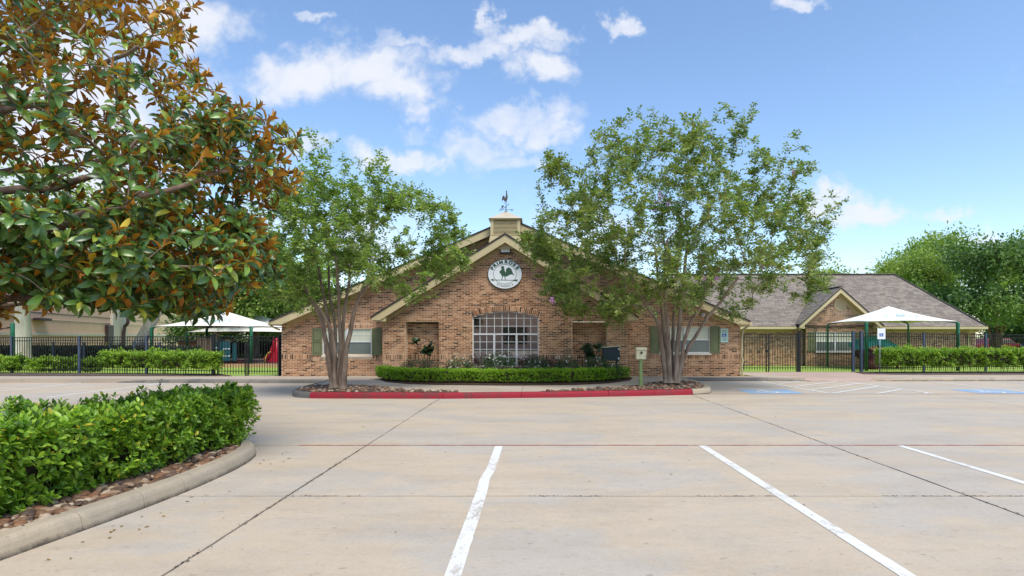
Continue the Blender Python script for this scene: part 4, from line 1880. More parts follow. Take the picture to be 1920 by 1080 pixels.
def shingles(origin, u, v, poly_uv, parent, out, expo=.145, tabw=.31):
    """shingle tabs on a plane; u along the eave, v up the slope; poly in (u,v)"""
    u, v = Vector(u).normalized(), Vector(v).normalized()
    nrm = u.cross(v).normalized()
    vs_ = [p[1] for p in poly_uv]
    r = 0
    vv = min(vs_)
    while vv < max(vs_):
        row = clip_rect(poly_uv, -999, 999, vv, min(vv + expo, max(vs_)))
        mid = clip_rect(poly_uv, -999, 999, vv + expo * .45, vv + expo * .55)
        use = mid or row
        if use:
            a, b = min(p[0] for p in use), max(p[0] for p in use)
            x = a - random.random() * tabw
            while x < b:
                w = tabw * random.choice((.55, .8, 1, 1.25))
                x0, x1 = max(x, a), min(x + w - .008, b)
                if x1 - x0 > .02:
                    th = random.uniform(.008, .016)
                    c_ = Vector(origin) + u * ((x0 + x1) / 2) + v * vv + nrm * .004
                    Rm = Matrix((u, v, nrm)).transposed().to_4x4()
                    out.append(Matrix.Translation(c_) @ Rm @ Matrix.Rotation(.05, 4, 'X').inverted() @ Matrix.Diagonal((x1 - x0, expo + .01, th + .01, 1)))
                x += w
        r += 1
        vv += expo


SHM = MB().box(-.5, .5, 0, 1, -.5, .5).mesh('shingle', M['shingle'])
rf = MB()
rf.add([(ex0, eY, eZ), (ex1, eY, eZ), (rx1, rY, rZ), (ex0, rY, rZ)], [[0, 1, 2, 3]])
rf.add([(ex1, eY, eZ), (ex1, 2 * rY - eY, eZ), (rx1, rY, rZ)], [[0, 1, 2]])
rf.add([(ex0, 2 * rY - eY, eZ), (ex1, 2 * rY - eY, eZ), (rx1, rY, rZ), (ex0, rY, rZ)], [[3, 2, 1, 0]])
gb = eY + (gzp + .06 - eZ) / rsl
rf.add([(gxe0, geave, gze + .07), (gxp, geave, gzp + .08), (gxp, gb, gzp + .08), (gxe0, eY + .05, gze + .07)], [[0, 1, 2, 3]])
rf.add([(gxe1, geave, gze + .07), (gxp, geave, gzp + .08), (gxp, gb, gzp + .08), (gxe1, eY + .05, gze + .07)], [[3, 2, 1, 0]])
roof = rf.build('roof', M['roofedge'], wing)
out = []
sl = math.hypot(rY - eY, rZ - eZ)
vdir = (0, rY - eY, rZ - eZ)
# front plane, keeping clear of the cross gable
hgv = math.hypot(gb - eY, gzp - eZ)
front_l = [(0, 0), (gxe0 - ex0, 0), (gxp - ex0, hgv), (gxp - ex0, sl), (0, sl)]
front_r = [(gxe1 - ex0, 0), (ex1 - ex0, 0), (rx1 - ex0, sl), (gxp - ex0, sl), (gxp - ex0, hgv)]
for fp in (front_l, front_r):
    shingles((ex0, eY, eZ + .01), (1, 0, 0), vdir, fp, wing, out)
# gable slopes (u runs along depth)
gl = math.hypot(gxp - gxe0, gzp - gze)
shingles((gxe0, gb, gze + .09), (0, -1, 0), (gxp - gxe0, 0, gzp - gze), [(gb - eY - .05, 0), (gb - geave + .04, 0), (gb - geave + .04, gl), (0, gl)], wing, out)
hv = Vector((rx1 - ex1, 0, rZ - eZ))
shingles((ex1, eY, eZ + .01), (0, 1, 0), hv, [(0, 0), (2 * (rY - eY), 0), (rY - eY, hv.length)], wing, out)
pieces('shingle', 'shingles', SHM, out, roof, 300)
m = MB()
m.bar((ex0, rY, rZ + .03), (rx1, rY, rZ + .03), .22, .05)
m.bar((rx1, rY, rZ + .03), (ex1, eY, eZ + .04), .16, .04)
m.bar((gxp, geave, gzp + .10), (gxp, gb, gzp + .10), .16, .04)
m.build('ridge_cap', M['roofedge'], roof)
# eaves: fascia, gutter, soffit
for a, b in ((ex0, gxe0 - .0), (gxe1 + .0, ex1)):
    MB().box(a, b, eY - .10, eY, eZ - .14, eZ - .01).build('gutter', M['tan'], wing)
    MB().box(a, b, eY, NY, eZ - .17, eZ - .142).build('soffit', M['soffit'], wing)
    MB().box(a, b, NY - .03, NY - .002, eZ - .30, eZ - .172).build('frieze_board', M['soffit'], wing)
dx = wx(1814, NY)
downspout(wing, smooth_path([(wx(1821, eY), eY - .05, eZ - .12), (wx(1820, eY), eY, eZ - .2), (dx, NY - .06, eZ - .42), (dx, NY - .06, 1), (dx, NY - .06, .15)], 2), .045)

# ---------------------------------------------------------------- fences and gates
POST = MB().box(-.5, .5, -.5, .5, 0, 1)
mesh_picket = MB().box(-.5, .5, -.5, .5, 0, 1).mesh('picket', M['black'])
mesh_post_b = MB().box(-.5, .5, -.5, .5, 0, .97).box(-.58, .58, -.58, .58, .97, 1.0).mesh('post', M['bluepost'])
mesh_post_k = MB().box(-.5, .5, -.5, .5, 0, .97).box(-.58, .58, -.58, .58, .97, 1.0).mesh('post', M['black'])


def fence(name, label, cat, p, q, z0, zt, posts, pitch=.112, blue=True, pw=.018, group=None, gate=False, post_w=.075, extra=.03, rails=(0, .14), z1q=None, latch=False):
    P, Q = Vector((*p, 0)), Vector((*q, 0))
    L = (Q - P).length
    d = (Q - P) / L
    ang = math.atan2(d.y, d.x)
    R = Matrix.Rotation(ang, 4, 'Z')
    root = thing(name, label, cat, (P.x, P.y, z0), group)
    dz = 0 if z1q is None else z1q - zt
    ztat = lambda t: zt + dz * t
    n = int(L / pitch)
    ps = []
    for k in range(n + 1):
        s = (k + .5) * L / (n + 1)
        c_ = P + d * s
        ps.append(Matrix.Translation((c_.x, c_.y, z0 + .05)) @ R @ Matrix.Diagonal((pw, pw, ztat(s / L) - z0 - .06, 1)))
    pieces('picket', 'pickets', mesh_picket, ps, root, 300)
    for r_ in rails:
        MB().bar(P + Vector((0, 0, ztat(0) - r_ - .015)), Q + Vector((0, 0, ztat(1) - r_ - .015)), .032, .03).build('rail', M['black'], root)
    MB().bar(P + Vector((0, 0, z0 + .17)), Q + Vector((0, 0, z0 + .17)), .032, .03).build('rail', M['black'], root)
    for s in posts:
        c_ = P + d * (s * L)
        me = mesh_post_b if blue else mesh_post_k
        place('post', me, Matrix.Translation((c_.x, c_.y, z0 - .03)) @ R @ Matrix.Diagonal((post_w, post_w, ztat(s) - z0 + .03 + extra, 1)), root)
    if latch:
        c_ = Q if latch > 0 else P
        MB().box(c_.x - .05, c_.x + .05, c_.y - .04, c_.y + .04, z0 + .84, z0 + .96).build('latch', M['black'], root)
    return root


fl0, fl1 = (-31, 24.75), (wx(400, 22.35), 22.35)


def frac_px(px, p, q):
    u = (px - CX) / F
    return (u * p[1] - p[0]) / ((q[0] - p[0]) - u * (q[1] - p[1]))


fence('metal_fence', 'long black picket fence with blue-grey posts behind the left shrubs', 'fence', fl0, fl1, .13, wz(634, 24.3), [0, frac_px(-105, fl0, fl1), frac_px(22, fl0, fl1), frac_px(149, fl0, fl1), frac_px(275, fl0, fl1)], z1q=wz(630, 22.35))
fence('metal_gate', 'black picket gate beside the end of the left shrubs', 'gate', (wx(407, 22.1), 22.15), (wx(461, 22.1), 22.1), .13, wz(630, 22.1), [0, 1], blue=False, post_w=.04, extra=0, latch=1)
fence('metal_gate', 'black picket gate between the left brick wall and its twin leaf', 'gate', (wx(465, 22.1), 22.1), (wx(523, 22), 22.0), .13, wz(630, 22.1), [0, 1], blue=False, post_w=.04, extra=0)
for px, lab in ((400, 'thick black gate post where the left fence meets the gates'), (526.5, 'black gate post standing against the left corner of the brick building')):
    x = wx(px, 22.1)
    o = MB().box(x - .055, x + .055, 22.05, 22.16, .1, wz(628, 22.1)).box(x - .065, x + .065, 22.04, 22.17, wz(628, 22.1), wz(628, 22.1) + .03).build('gate_post', M['black'])
    tag(o, lab, 'post')
fi0, fi1 = (-32.5, 30.2), (wx(330, 28.8), 28.8)
fence('play_yard_fence', 'lower picket fence further back in front of the dark hedge', 'fence', fi0, fi1, .13, 1.34, [frac_px(p, fi0, fi1) for p in (-30, 35, 100, 158, 207, 252, 300)], pitch=.13)
fence('play_yard_fence', 'low dark fence behind the teal play house and red slide', 'fence', (-23.5, 43.0), (-14, 43.0), .13, 1.5, [0, .25, .5, .75, 1], pitch=.13)
fY = 24.5
fence('metal_gate', 'black picket gate next to the downspout on the right corner', 'gate', (wx(1393, fY), fY), (wx(1437, fY), fY), .13, wz(625.5, fY), [0, 1], blue=False, post_w=.04, extra=0, latch=1)
fence('metal_gate', 'wide black picket gate before the plain brick wing wall', 'gate', (wx(1441, fY), fY), (wx(1494, fY), fY), .13, wz(625.5, fY), [0, 1], blue=False, post_w=.04, extra=0)
fa, fb = (wx(1498, fY), fY), (wx(1599, fY), fY)
fence('metal_fence', 'black picket fence panel before the wing window and shutters', 'fence', fa, fb, .13, wz(624, fY), [], blue=False)
for px, k_, lab in ((1498.5, 'black', 'thick black fence post right of the double gates'), (1599.5, 'bluepost', 'blue-grey post left of the narrow gate by the shade canopy'), (1615, 'bluepost', 'blue-grey post right of the narrow gate, beside the green canopy post')):
    x = wx(px, fY)
    zt = wz(621.5, fY)
    o = MB().box(x - .05, x + .05, fY - .05, fY + .05, .1, zt).box(x - .06, x + .06, fY - .06, fY + .06, zt, zt + .03).build('gate_post', M[k_])
    tag(o, lab, 'post')
fence('metal_gate', 'narrow black gate between two blue-grey posts', 'gate', (wx(1602, fY), fY), (wx(1612.5, fY), fY), .13, wz(624, fY), [], pitch=.08)
fc, fd = (wx(1617, fY), fY), (27.5, 26.6)
fence('metal_fence', 'long black picket fence with blue-grey posts above the right hedge', 'fence', fc, fd, .13, wz(624, fY), [frac_px(p, fc, fd) for p in (1732, 1848, 1965)], z1q=wz(629, 26.6))


# ---------------------------------------------------------------- foliage tools
def leaf_template(kind):
    if kind == 'quad':        # folded diamond, 2 tris
        v = np.array([(0, 0, 0), (.5, -.28, .06), (1, 0, 0), (.5, .28, .06)], float)
        f = np.array([(0, 1, 2), (0, 2, 3)])
    elif kind == 'leaf':      # pointed oval, 6 tris
        v = np.array([(0, 0, 0), (.3, -.23, .05), (.7, -.20, .03), (1, 0, -.06), (.7, .20, .03), (.3, .23, .05), (.5, 0, -.02)], float)
        f = np.array([(0, 1, 6), (1, 2, 6), (2, 3, 6), (3, 4, 6), (4, 5, 6), (5, 0, 6)])
    elif kind == 'magnolia':  # 12 tris with curl
        xs_ = [0, .18, .42, .68, .88, 1.0]
        ws = [0, .11, .18, .175, .105, 0]
        v, idx = [], []
        for x, w in zip(xs_, ws):
            zc = .10 * math.sin(x * 2.6) - .16 * x * x
            if w == 0:
                v.append((x, 0, zc))
            else:
                v += [(x, -w, zc + w * .42), (x, 0, zc), (x, w, zc + w * .42)]
        f = [(0, 1, 2), (0, 2, 3)]
        for k in range(3):
            a = 1 + 3 * k
            f += [(a, a + 3, a + 4), (a, a + 4, a + 1), (a + 1, a + 4, a + 5), (a + 1, a + 5, a + 2)]
        a = 10
        f += [(a, 13, a + 1), (a + 1, 13, a + 2)]
        v = np.array(v, float)
        f = np.array(f)
    return v, f


def orient(dirs, ups):
    """rows: x axis = dirs, z axis close to ups"""
    d = dirs / np.maximum(np.linalg.norm(dirs, axis=1, keepdims=True), 1e-6)
    y = np.cross(ups, d)
    ln = np.linalg.norm(y, axis=1, keepdims=True)
    bad = ln[:, 0] < 1e-3
    y[bad] = np.cross(np.array([.3, .7, .2]), d[bad])
    y /= np.maximum(np.linalg.norm(y, axis=1, keepdims=True), 1e-6)
    z = np.cross(d, y)
    return np.stack([d, y, z], axis=2)      # columns


def leaf_mesh(name, pos, dirs, ups, size, tmpl, mat, smooth=False):
    v, f = tmpl
    R = orient(dirs, ups)
    V = np.einsum('nij,kj->nki', R, v) * size[:, None, None] + pos[:, None, :]
    n = len(v)
    FF = (f[None] + (np.arange(len(pos)) * n)[:, None, None]).reshape(-1, 3)
    return np_mesh(name, V.reshape(-1, 3), FF, mat, smooth)


def leaf_obj(name, pos, dirs, ups, size, tmpl, mat, parent, n_single=0, single='leaf', smooth=False):
    pos, dirs, ups, size = map(np.asarray, (pos, dirs, ups, size))
    if n_single:
        dist = np.linalg.norm(pos - np.array([0, 0, CH]), axis=1)
        u = (pos[:, 0] / np.maximum(pos[:, 1], .1) * F + CX)
        vv = HY - (pos[:, 2] - CH) / np.maximum(pos[:, 1], .1) * F
        score = size / dist
        score = np.where((u > 5) & (u < 1915) & (vv > 5) & (vv < 1075) & (pos[:, 1] > .3), score, 0)
        order = np.argsort(-score)
        sel, rest = order[:n_single], order[n_single:]
        me = np_mesh(single, tmpl[0], tmpl[1], mat, smooth)
        R = orient(dirs[sel], ups[sel])
        for i, s in enumerate(sel):
            M4 = Matrix([[*(R[i][r] * size[s]), pos[s][r]] for r in range(3)] + [[0, 0, 0, 1]])
            place(single, me, M4, parent)
        pos, dirs, ups, size = pos[rest], dirs[rest], ups[rest], size[rest]
    me = leaf_mesh(name, pos, dirs, ups, size, tmpl, mat, smooth)
    o = bpy.data.objects.new(name, me)
    if name != 'flower':
        o['kind'] = 'stuff'
    link(o, parent)
    return o


def unit(n):
    v = rng.normal(size=(n, 3))
    return v / np.linalg.norm(v, axis=1, keepdims=True)


QUAD, LEAF, MAG = leaf_template('quad'), leaf_template('leaf'), leaf_template('magnolia')


# ---------------------------------------------------------------- trees
def vnoise(p, s, o=0):
    return mnoise.noise(Vector((p[0] * s + o, p[1] * s - o, p[2] * s + o * .5)))


def grow(stems, attractors, tip_r=.004, pw=2.35, upbias=.25, droop=0.0, pathw=.18, jit=.05, step=.22):
    """stems: list of polylines [(x,y,z)...], first node of each stem is a root. Returns node arrays."""
    pos, par, plen = [], [], []
    for st in stems:
        pts = resample(st, step)
        for i, p in enumerate(pts):
            par.append(-1 if i == 0 else len(pos) - 1)
            plen.append(0 if i == 0 else plen[-1] + (p - pts[i - 1]).length)
            pos.append(tuple(p))
    nstem = len(pos)
    free = [i for i in range(nstem)]
    base = np.array(stems[0][0], float)
    A = sorted(attractors, key=lambda a: np.linalg.norm(np.array(a) - base))
    cap = len(A) * 14 + nstem + 10
    X = np.zeros((cap, 3))
    PL = np.zeros(cap)
    ok = np.zeros(cap)
    n = nstem
    X[:n] = pos
    PL[:n] = plen
    zmin = min(a[2] for a in A)
    ok[:n] = np.where(X[:n, 2] < zmin - 1.4, 4.0, 0)
    tips = []
    for a in A:
        a = np.array(a)
        D = a - X[:n]
        dist = np.linalg.norm(D, axis=1)
        cost = dist + pathw * PL[:n] + np.maximum(0, -D[:, 2]) * upbias * 2 + ok[:n]
        k = int(np.argmin(cost))
        L = dist[k]
        m_ = max(1, min(13, int(L / step)))
        p0 = X[k].copy()
        prev = k
        bend = rng.normal(size=3) * jit * L
        for i in range(1, m_ + 1):
            t = i / m_
            q = p0 + (a - p0) * t
            q = q + bend * math.sin(math.pi * t) + np.array([0, 0, (upbias * .3) * L * math.sin(math.pi * t) * (1 if droop == 0 else 1)])
            X[n] = q
            PL[n] = PL[prev] + L / m_
            par.append(prev)
            prev = n
            n += 1
        tips.append(prev)
    X = X[:n]
    par = np.array(par)
    w = np.zeros(n)
    ch = np.zeros(n, int)
    for i in range(n):
        if par[i] >= 0:
            ch[par[i]] += 1
    w[ch == 0] = tip_r ** pw
    for i in range(n - 1, -1, -1):
        if par[i] >= 0:
            w[par[i]] += w[i]
    # children always after parents only within additions, so the pass above is valid
    r = np.maximum(w, tip_r ** pw) ** (1 / pw)
    return X, par, r, tips, nstem


def branch_mesh(name, X, par, r, mat, parent, skip=0, seg=5, rmax=None):
    idx = np.array([i for i in range(len(X)) if par[i] >= 0 and i >= skip])
    a, b = X[par[idx]], X[idx]
    ra, rb = r[par[idx]], r[idx]
    ra = np.minimum(ra, rb * 1.5)
    if rmax:
        ra, rb = np.minimum(ra, rmax), np.minimum(rb, rmax)
    d = b - a
    ln = np.linalg.norm(d, axis=1, keepdims=True)
    d = d / np.maximum(ln, 1e-6)
    u = np.cross(d, np.array([.31, .95, .07]))
    u /= np.maximum(np.linalg.norm(u, axis=1, keepdims=True), 1e-6)
    v = np.cross(d, u)
    t = np.arange(seg) * 2 * math.pi / seg
    c, s = np.cos(t), np.sin(t)
    ring = u[:, None, :] * c[None, :, None] + v[:, None, :] * s[None, :, None]
    bo = b + d * (rb[:, None] * .3)
    V = np.concatenate([a[:, None, :] + ring * ra[:, None, None], bo[:, None, :] + ring * rb[:, None, None]], axis=1).reshape(-1, 3)
    base = (np.arange(len(idx)) * 2 * seg)[:, None]
    FF = []
    for k in range(seg):
        k2 = (k + 1) % seg
        FF.append(np.concatenate([base + k, base + k2, base + seg + k2, base + seg + k], axis=1))
    FF = np.concatenate(FF)
    o = bpy.data.objects.new(name, np_mesh(name, V, FF, mat, True))
    o['kind'] = 'stuff'
    return link(o, parent)


def crown_points(poly_px, Yc, depth, n, nscale=.5, thr=-.12, mind=0.0, seed=0, squash=1.0):
    """sample points inside a crown whose front outline is the polygon given at distance Yc"""
    P = [(wx(x, Yc), wz(y, Yc)) for x, y in poly_px]
    xs_, zs_ = [p[0] for p in P], [p[1] for p in P]
    cx_, cz_ = (min(xs_) + max(xs_)) / 2, (min(zs_) + max(zs_)) / 2
    hx, hz = (max(xs_) - min(xs_)) / 2, (max(zs_) - min(zs_)) / 2
    out = []
    R = random.Random(seed)
    t = 0
    while len(out) < n and t < n * 80:
        t += 1
        x, z = R.uniform(min(xs_), max(xs_)), R.uniform(min(zs_), max(zs_))
        if not in_poly(x, z, P):
            continue
        e = math.sqrt(max(.06, 1 - ((x - cx_) / hx) ** 2 * .95 - ((z - cz_) / hz) ** 2 * .5))
        y = Yc + depth * e * R.uniform(-1, 1)
        if vnoise((x, y, z), nscale, seed * 3.7) < thr:
            continue
        if mind and any(abs(x - q[0]) < mind and abs(y - q[1]) < mind and abs(z - q[2]) < mind for q in out[-250:]):
            continue
        out.append((x, y, z))
    return out


def leaves_around(tips, per, spread, size, rnd_up=.8):
    c = np.repeat(np.asarray(tips), per, axis=0)
    n = len(c)
    off = rng.normal(size=(n, 3)) * spread
    pos = c + off
    dirs = off / spread * .6 + unit(n) * .9 + np.array([0, 0, -.15])
    ups = unit(n) * rnd_up + np.array([0, 0, .9])
    sz = size * rng.uniform(.65, 1.25, n)
    return pos, dirs, ups, sz


def crepe(name, label, base, Yc, stems_px, poly, n_att, per, depth, mat, flowers, seed, fused_r, leaf=.10, spread=.115):
    bx, by = base
    root = thing(name, label, 'tree', (bx, by, .14))
    stems = []
    tr = MB()
    for (pts, r0, r1) in stems_px:
        st = [Vector((wx(p[0], by + dy), by + dy, wz(p[1], by + dy) if p[1] < 900 else .12)) for p, dy in pts]
        st = smooth_path(st, 2)
        # a little crookedness
        for i in range(2, len(st)):
            st[i] = st[i] + Vector((vnoise(st[i], 2.2, r0 * 90), vnoise(st[i], 2.2, 5 + r0 * 70), 0)) * .035
        stems.append([tuple(p) for p in st])
        n = len(st)
        r0 *= .9
        rad = [r0 + (r1 - r0) * (i / (n - 1)) ** .8 for i in range(n)]
        rad[0] = r0 * 1.55
        rad[1] = r0 * 1.2
        tr.tube(st, rad, 14, wob=.045)
    tr.build('trunk', M['bark_crepe'], root, True)
    att = crown_points(poly, Yc, depth, n_att, .9, -.02, .10, seed)
    X, par, r, tips, ns = grow(stems, att, tip_r=.0042, upbias=.35, pathw=.10, jit=.06)
    r = np.minimum(r * .92, .055)
    branch_mesh('branches', X, par, r, M['bark_crepe'], root, skip=ns)
    T = X[tips]
    # leaves also along the last stretch of each twig
    extra = []
    for t in tips:
        k = t
        for _ in range(2):
            k = par[k]
            if k < ns:
                break
            extra.append(X[k])
    D = np.array([X[t] - X[par[t]] for t in tips])
    D /= np.maximum(np.linalg.norm(D, axis=1, keepdims=True), 1e-6)
    ns_, nl_ = 5, max(4, per // 5)
    S0 = np.repeat(T, ns_, axis=0)
    SD = np.repeat(D, ns_, axis=0) * .45 + unit(len(S0)) * .85 + np.array([0, 0, .18])
    E = np.array(extra)
    S0 = np.vstack([S0, np.repeat(E, 2, axis=0)])
    SD = np.vstack([SD, unit(2 * len(E)) + np.array([0, 0, .25])])
    SD /= np.linalg.norm(SD, axis=1, keepdims=True)
    nS = len(S0)
    SL = rng.uniform(.14, .36, nS)
    side = np.cross(SD, unit(nS) * .35 + np.array([0, 0, 1.0]))
    side /= np.maximum(np.linalg.norm(side, axis=1, keepdims=True), 1e-6)
    nrm_ = np.cross(side, SD)
    k = np.tile(np.arange(nl_), nS)
    q = (k + .6) / nl_
    rp = lambda a: np.repeat(a, nl_, axis=0)
    sg = np.where(k % 2 == 0, 1.0, -1.0)[:, None]
    pos = rp(S0) + rp(SD) * (q * rp(SL))[:, None] - np.array([0, 0, 1.0]) * (q ** 2 * .05)[:, None]
    dirs = rp(SD) * .55 + rp(side) * sg * .9 + rng.normal(size=(len(pos), 3)) * .25 + np.array([0, 0, -.12])
    ups = rp(nrm_) + rng.normal(size=(len(pos), 3)) * .35
    sz = leaf * rng.uniform(.7, 1.2, len(pos))
    # the little twigs that carry them
    e1 = S0 + SD * (SL * .9)[:, None] - np.array([0, 0, .04])
    o1 = side * .003
    o2 = nrm_ * .003
    V = np.stack([S0 + o1, S0 - o1 * .5 + o2, S0 - o1 * .5 - o2, e1], axis=1).reshape(-1, 3)
    b_ = (np.arange(nS) * 4)[:, None]
    FF = np.concatenate([np.concatenate([b_ + a, b_ + c, b_ + 3], axis=1) for a, c in ((0, 1), (1, 2), (2, 0))])
    tw = bpy.data.objects.new('twigs', np_mesh('twigs', V, FF, M['bark_crepe']))
    tw['kind'] = 'stuff'
    link(tw, root)
    o = leaf_obj('crown', pos, dirs, ups, sz, QUAD, mat, root)
    if flowers:
        ft = T[rng.choice(len(T), 60, replace=False)]
        for (px, py) in flowers:
            tgt = np.array([wx(px, Yc - depth * .55), Yc - depth * .55, wz(py, Yc - depth * .55)])
            q = tgt
            n = 22
            pos = q + rng.normal(size=(n, 3)) * .04
            leaf_obj('flower', pos, unit(n), unit(n), np.full(n, .06), QUAD, M['petalpink'], root)
    return root


# left crepe myrtle
b1 = (wx(632, 15.8), 15.8)
poly1 = [(478, 420), (500, 370), (545, 335), (580, 305), (622, 282), (650, 290), (690, 318), (690, 350), (745, 330), (770, 350), (800, 370), (838, 380), (868, 425), (862, 452),
         (832, 470), (880, 470), (872, 492), (830, 505), (800, 540), (818, 556), (770, 566), (735, 545), (700, 520), (660, 545), (620, 560), (590, 605), (560, 598), (575, 560), (520, 560), (480, 520), (462, 470)]
st1 = [
    ([((624, 728), 0), ((618, 690), 0), ((612, 640), -.05), ((604, 600), -.1), ((590, 570), -.2), ((566, 535), -.4)], .105, .035),
    ([((627, 728), .1), ((625, 690), .1), ((622, 640), .15), ((616, 600), .3), ((607, 560), .4), ((596, 500), .6)], .095, .03),
    ([((631, 728), .2), ((629, 680), .25), ((630, 640), .35), ((626, 600), .5), ((618, 560), .7), ((616, 500), 1.0)], .08, .028),
    ([((636, 728), .1), ((634, 690), .1), ((640, 640), .0), ((637, 600), -.1), ((634, 560), -.2), ((632, 480), -.3)], .09, .03),
    ([((640, 728), 0), ((641, 690), 0), ((644, 650), 0), ((643, 600), .1), ((650, 560), .2), ((658, 490), .3)], .085, .03),
    ([((644, 728), 0), ((646, 690), -.05), ((650, 650), -.1), ((659, 610), -.2), ((668, 570), -.3), ((700, 520), -.5)], .11, .035),
    ([((641, 728), .15), ((645, 680), .2), ((652, 640), .3), ((662, 590), .5), ((676, 550), .7), ((705, 480), 1.0)], .075, .026),
    ([((629, 728), -.08), ((624, 690), -.12), ((630, 650), -.2), ((619, 610), -.35), ((601, 580), -.5), ((580, 560), -.8)], .07, .025),
]
crepe('crape_myrtle', 'multi-stemmed crape myrtle on the left end of the red-kerbed island', b1, 15.8, st1, poly1, 640, 35, 2.2, M['leaf_crepe_a'], [], 1, .3)
# right crepe myrtle
b2 = (wx(1261, 17.4), 17.4)
poly2 = [(1012, 330), (1048, 288), (1085, 305), (1110, 268), (1165, 255), (1200, 245), (1228, 212), (1240, 225), (1270, 232), (1285, 262), (1318, 240), (1365, 262), (1372, 285), (1400, 310), (1430, 292),
         (1492, 312), (1492, 340), (1462, 368), (1500, 385), (1545, 405), (1582, 455), (1560, 478), (1535, 500), (1530, 545), (1500, 568), (1478, 545), (1440, 540), (1402, 560), (1412, 590), (1392, 596),
         (1362, 560), (1320, 545), (1300, 560), (1280, 590), (1258, 580), (1230, 560), (1190, 590), (1160, 606), (1110, 585), (1060, 588), (1025, 560), (1012, 520), (978, 445), (1000, 420), (1032, 400), (1008, 372)]
st2 = [
    ([((1250, 718), 0), ((1246, 690), 0), ((1241, 650), -.05), ((1236, 610), -.1), ((1218, 580), -.2), ((1205, 560), -.3), ((1180, 510), -.6)], .11, .035),
    ([((1252, 718), .1), ((1249, 690), .1), ((1246, 640), .2), ((1242, 590), .35), ((1236, 540), .5), ((1228, 460), .8)], .10, .03),
    ([((1256, 718), -.05), ((1254, 690), -.05), ((1254, 640), -.1), ((1250, 590), -.15), ((1246, 540), -.2), ((1250, 450), -.3)], .11, .035),
    ([((1261, 718), .15), ((1259, 680), .2), ((1262, 630), .35), ((1264, 580), .5), ((1268, 520), .8), ((1275, 440), 1.1)], .085, .03),
    ([((1266, 718), 0), ((1268, 690), 0), ((1271, 640), 0), ((1276, 590), .0), ((1280, 540), .1), ((1290, 450), .2)], .115, .035),
    ([((1270, 718), 0), ((1275, 690), -.02), ((1281, 660), -.05), ((1285, 630), -.1), ((1298, 600), -.2), ((1312, 575), -.3), ((1322, 552), -.4), ((1350, 500), -.7)], .085, .035),
    ([((1270, 718), .1), ((1278, 680), .1), ((1292, 650), .1), ((1310, 620), .1), ((1330, 590), .1), ((1345, 575), .1), ((1385, 520), .0)], .08, .035),
]
crepe('crape_myrtle', 'large crape myrtle with lilac flowers on the right end of the island', b2, 17.4, st2, poly2, 1150, 38, 2.9, M['leaf_crepe_b'],
      [(1318, 522), (1343, 520), (1430, 500), (1255, 381), (1238, 368), (1228, 395), (1035, 563), (1490, 322), (1340, 527), (1232, 378)], 4, .3, leaf=.105, spread=.115)


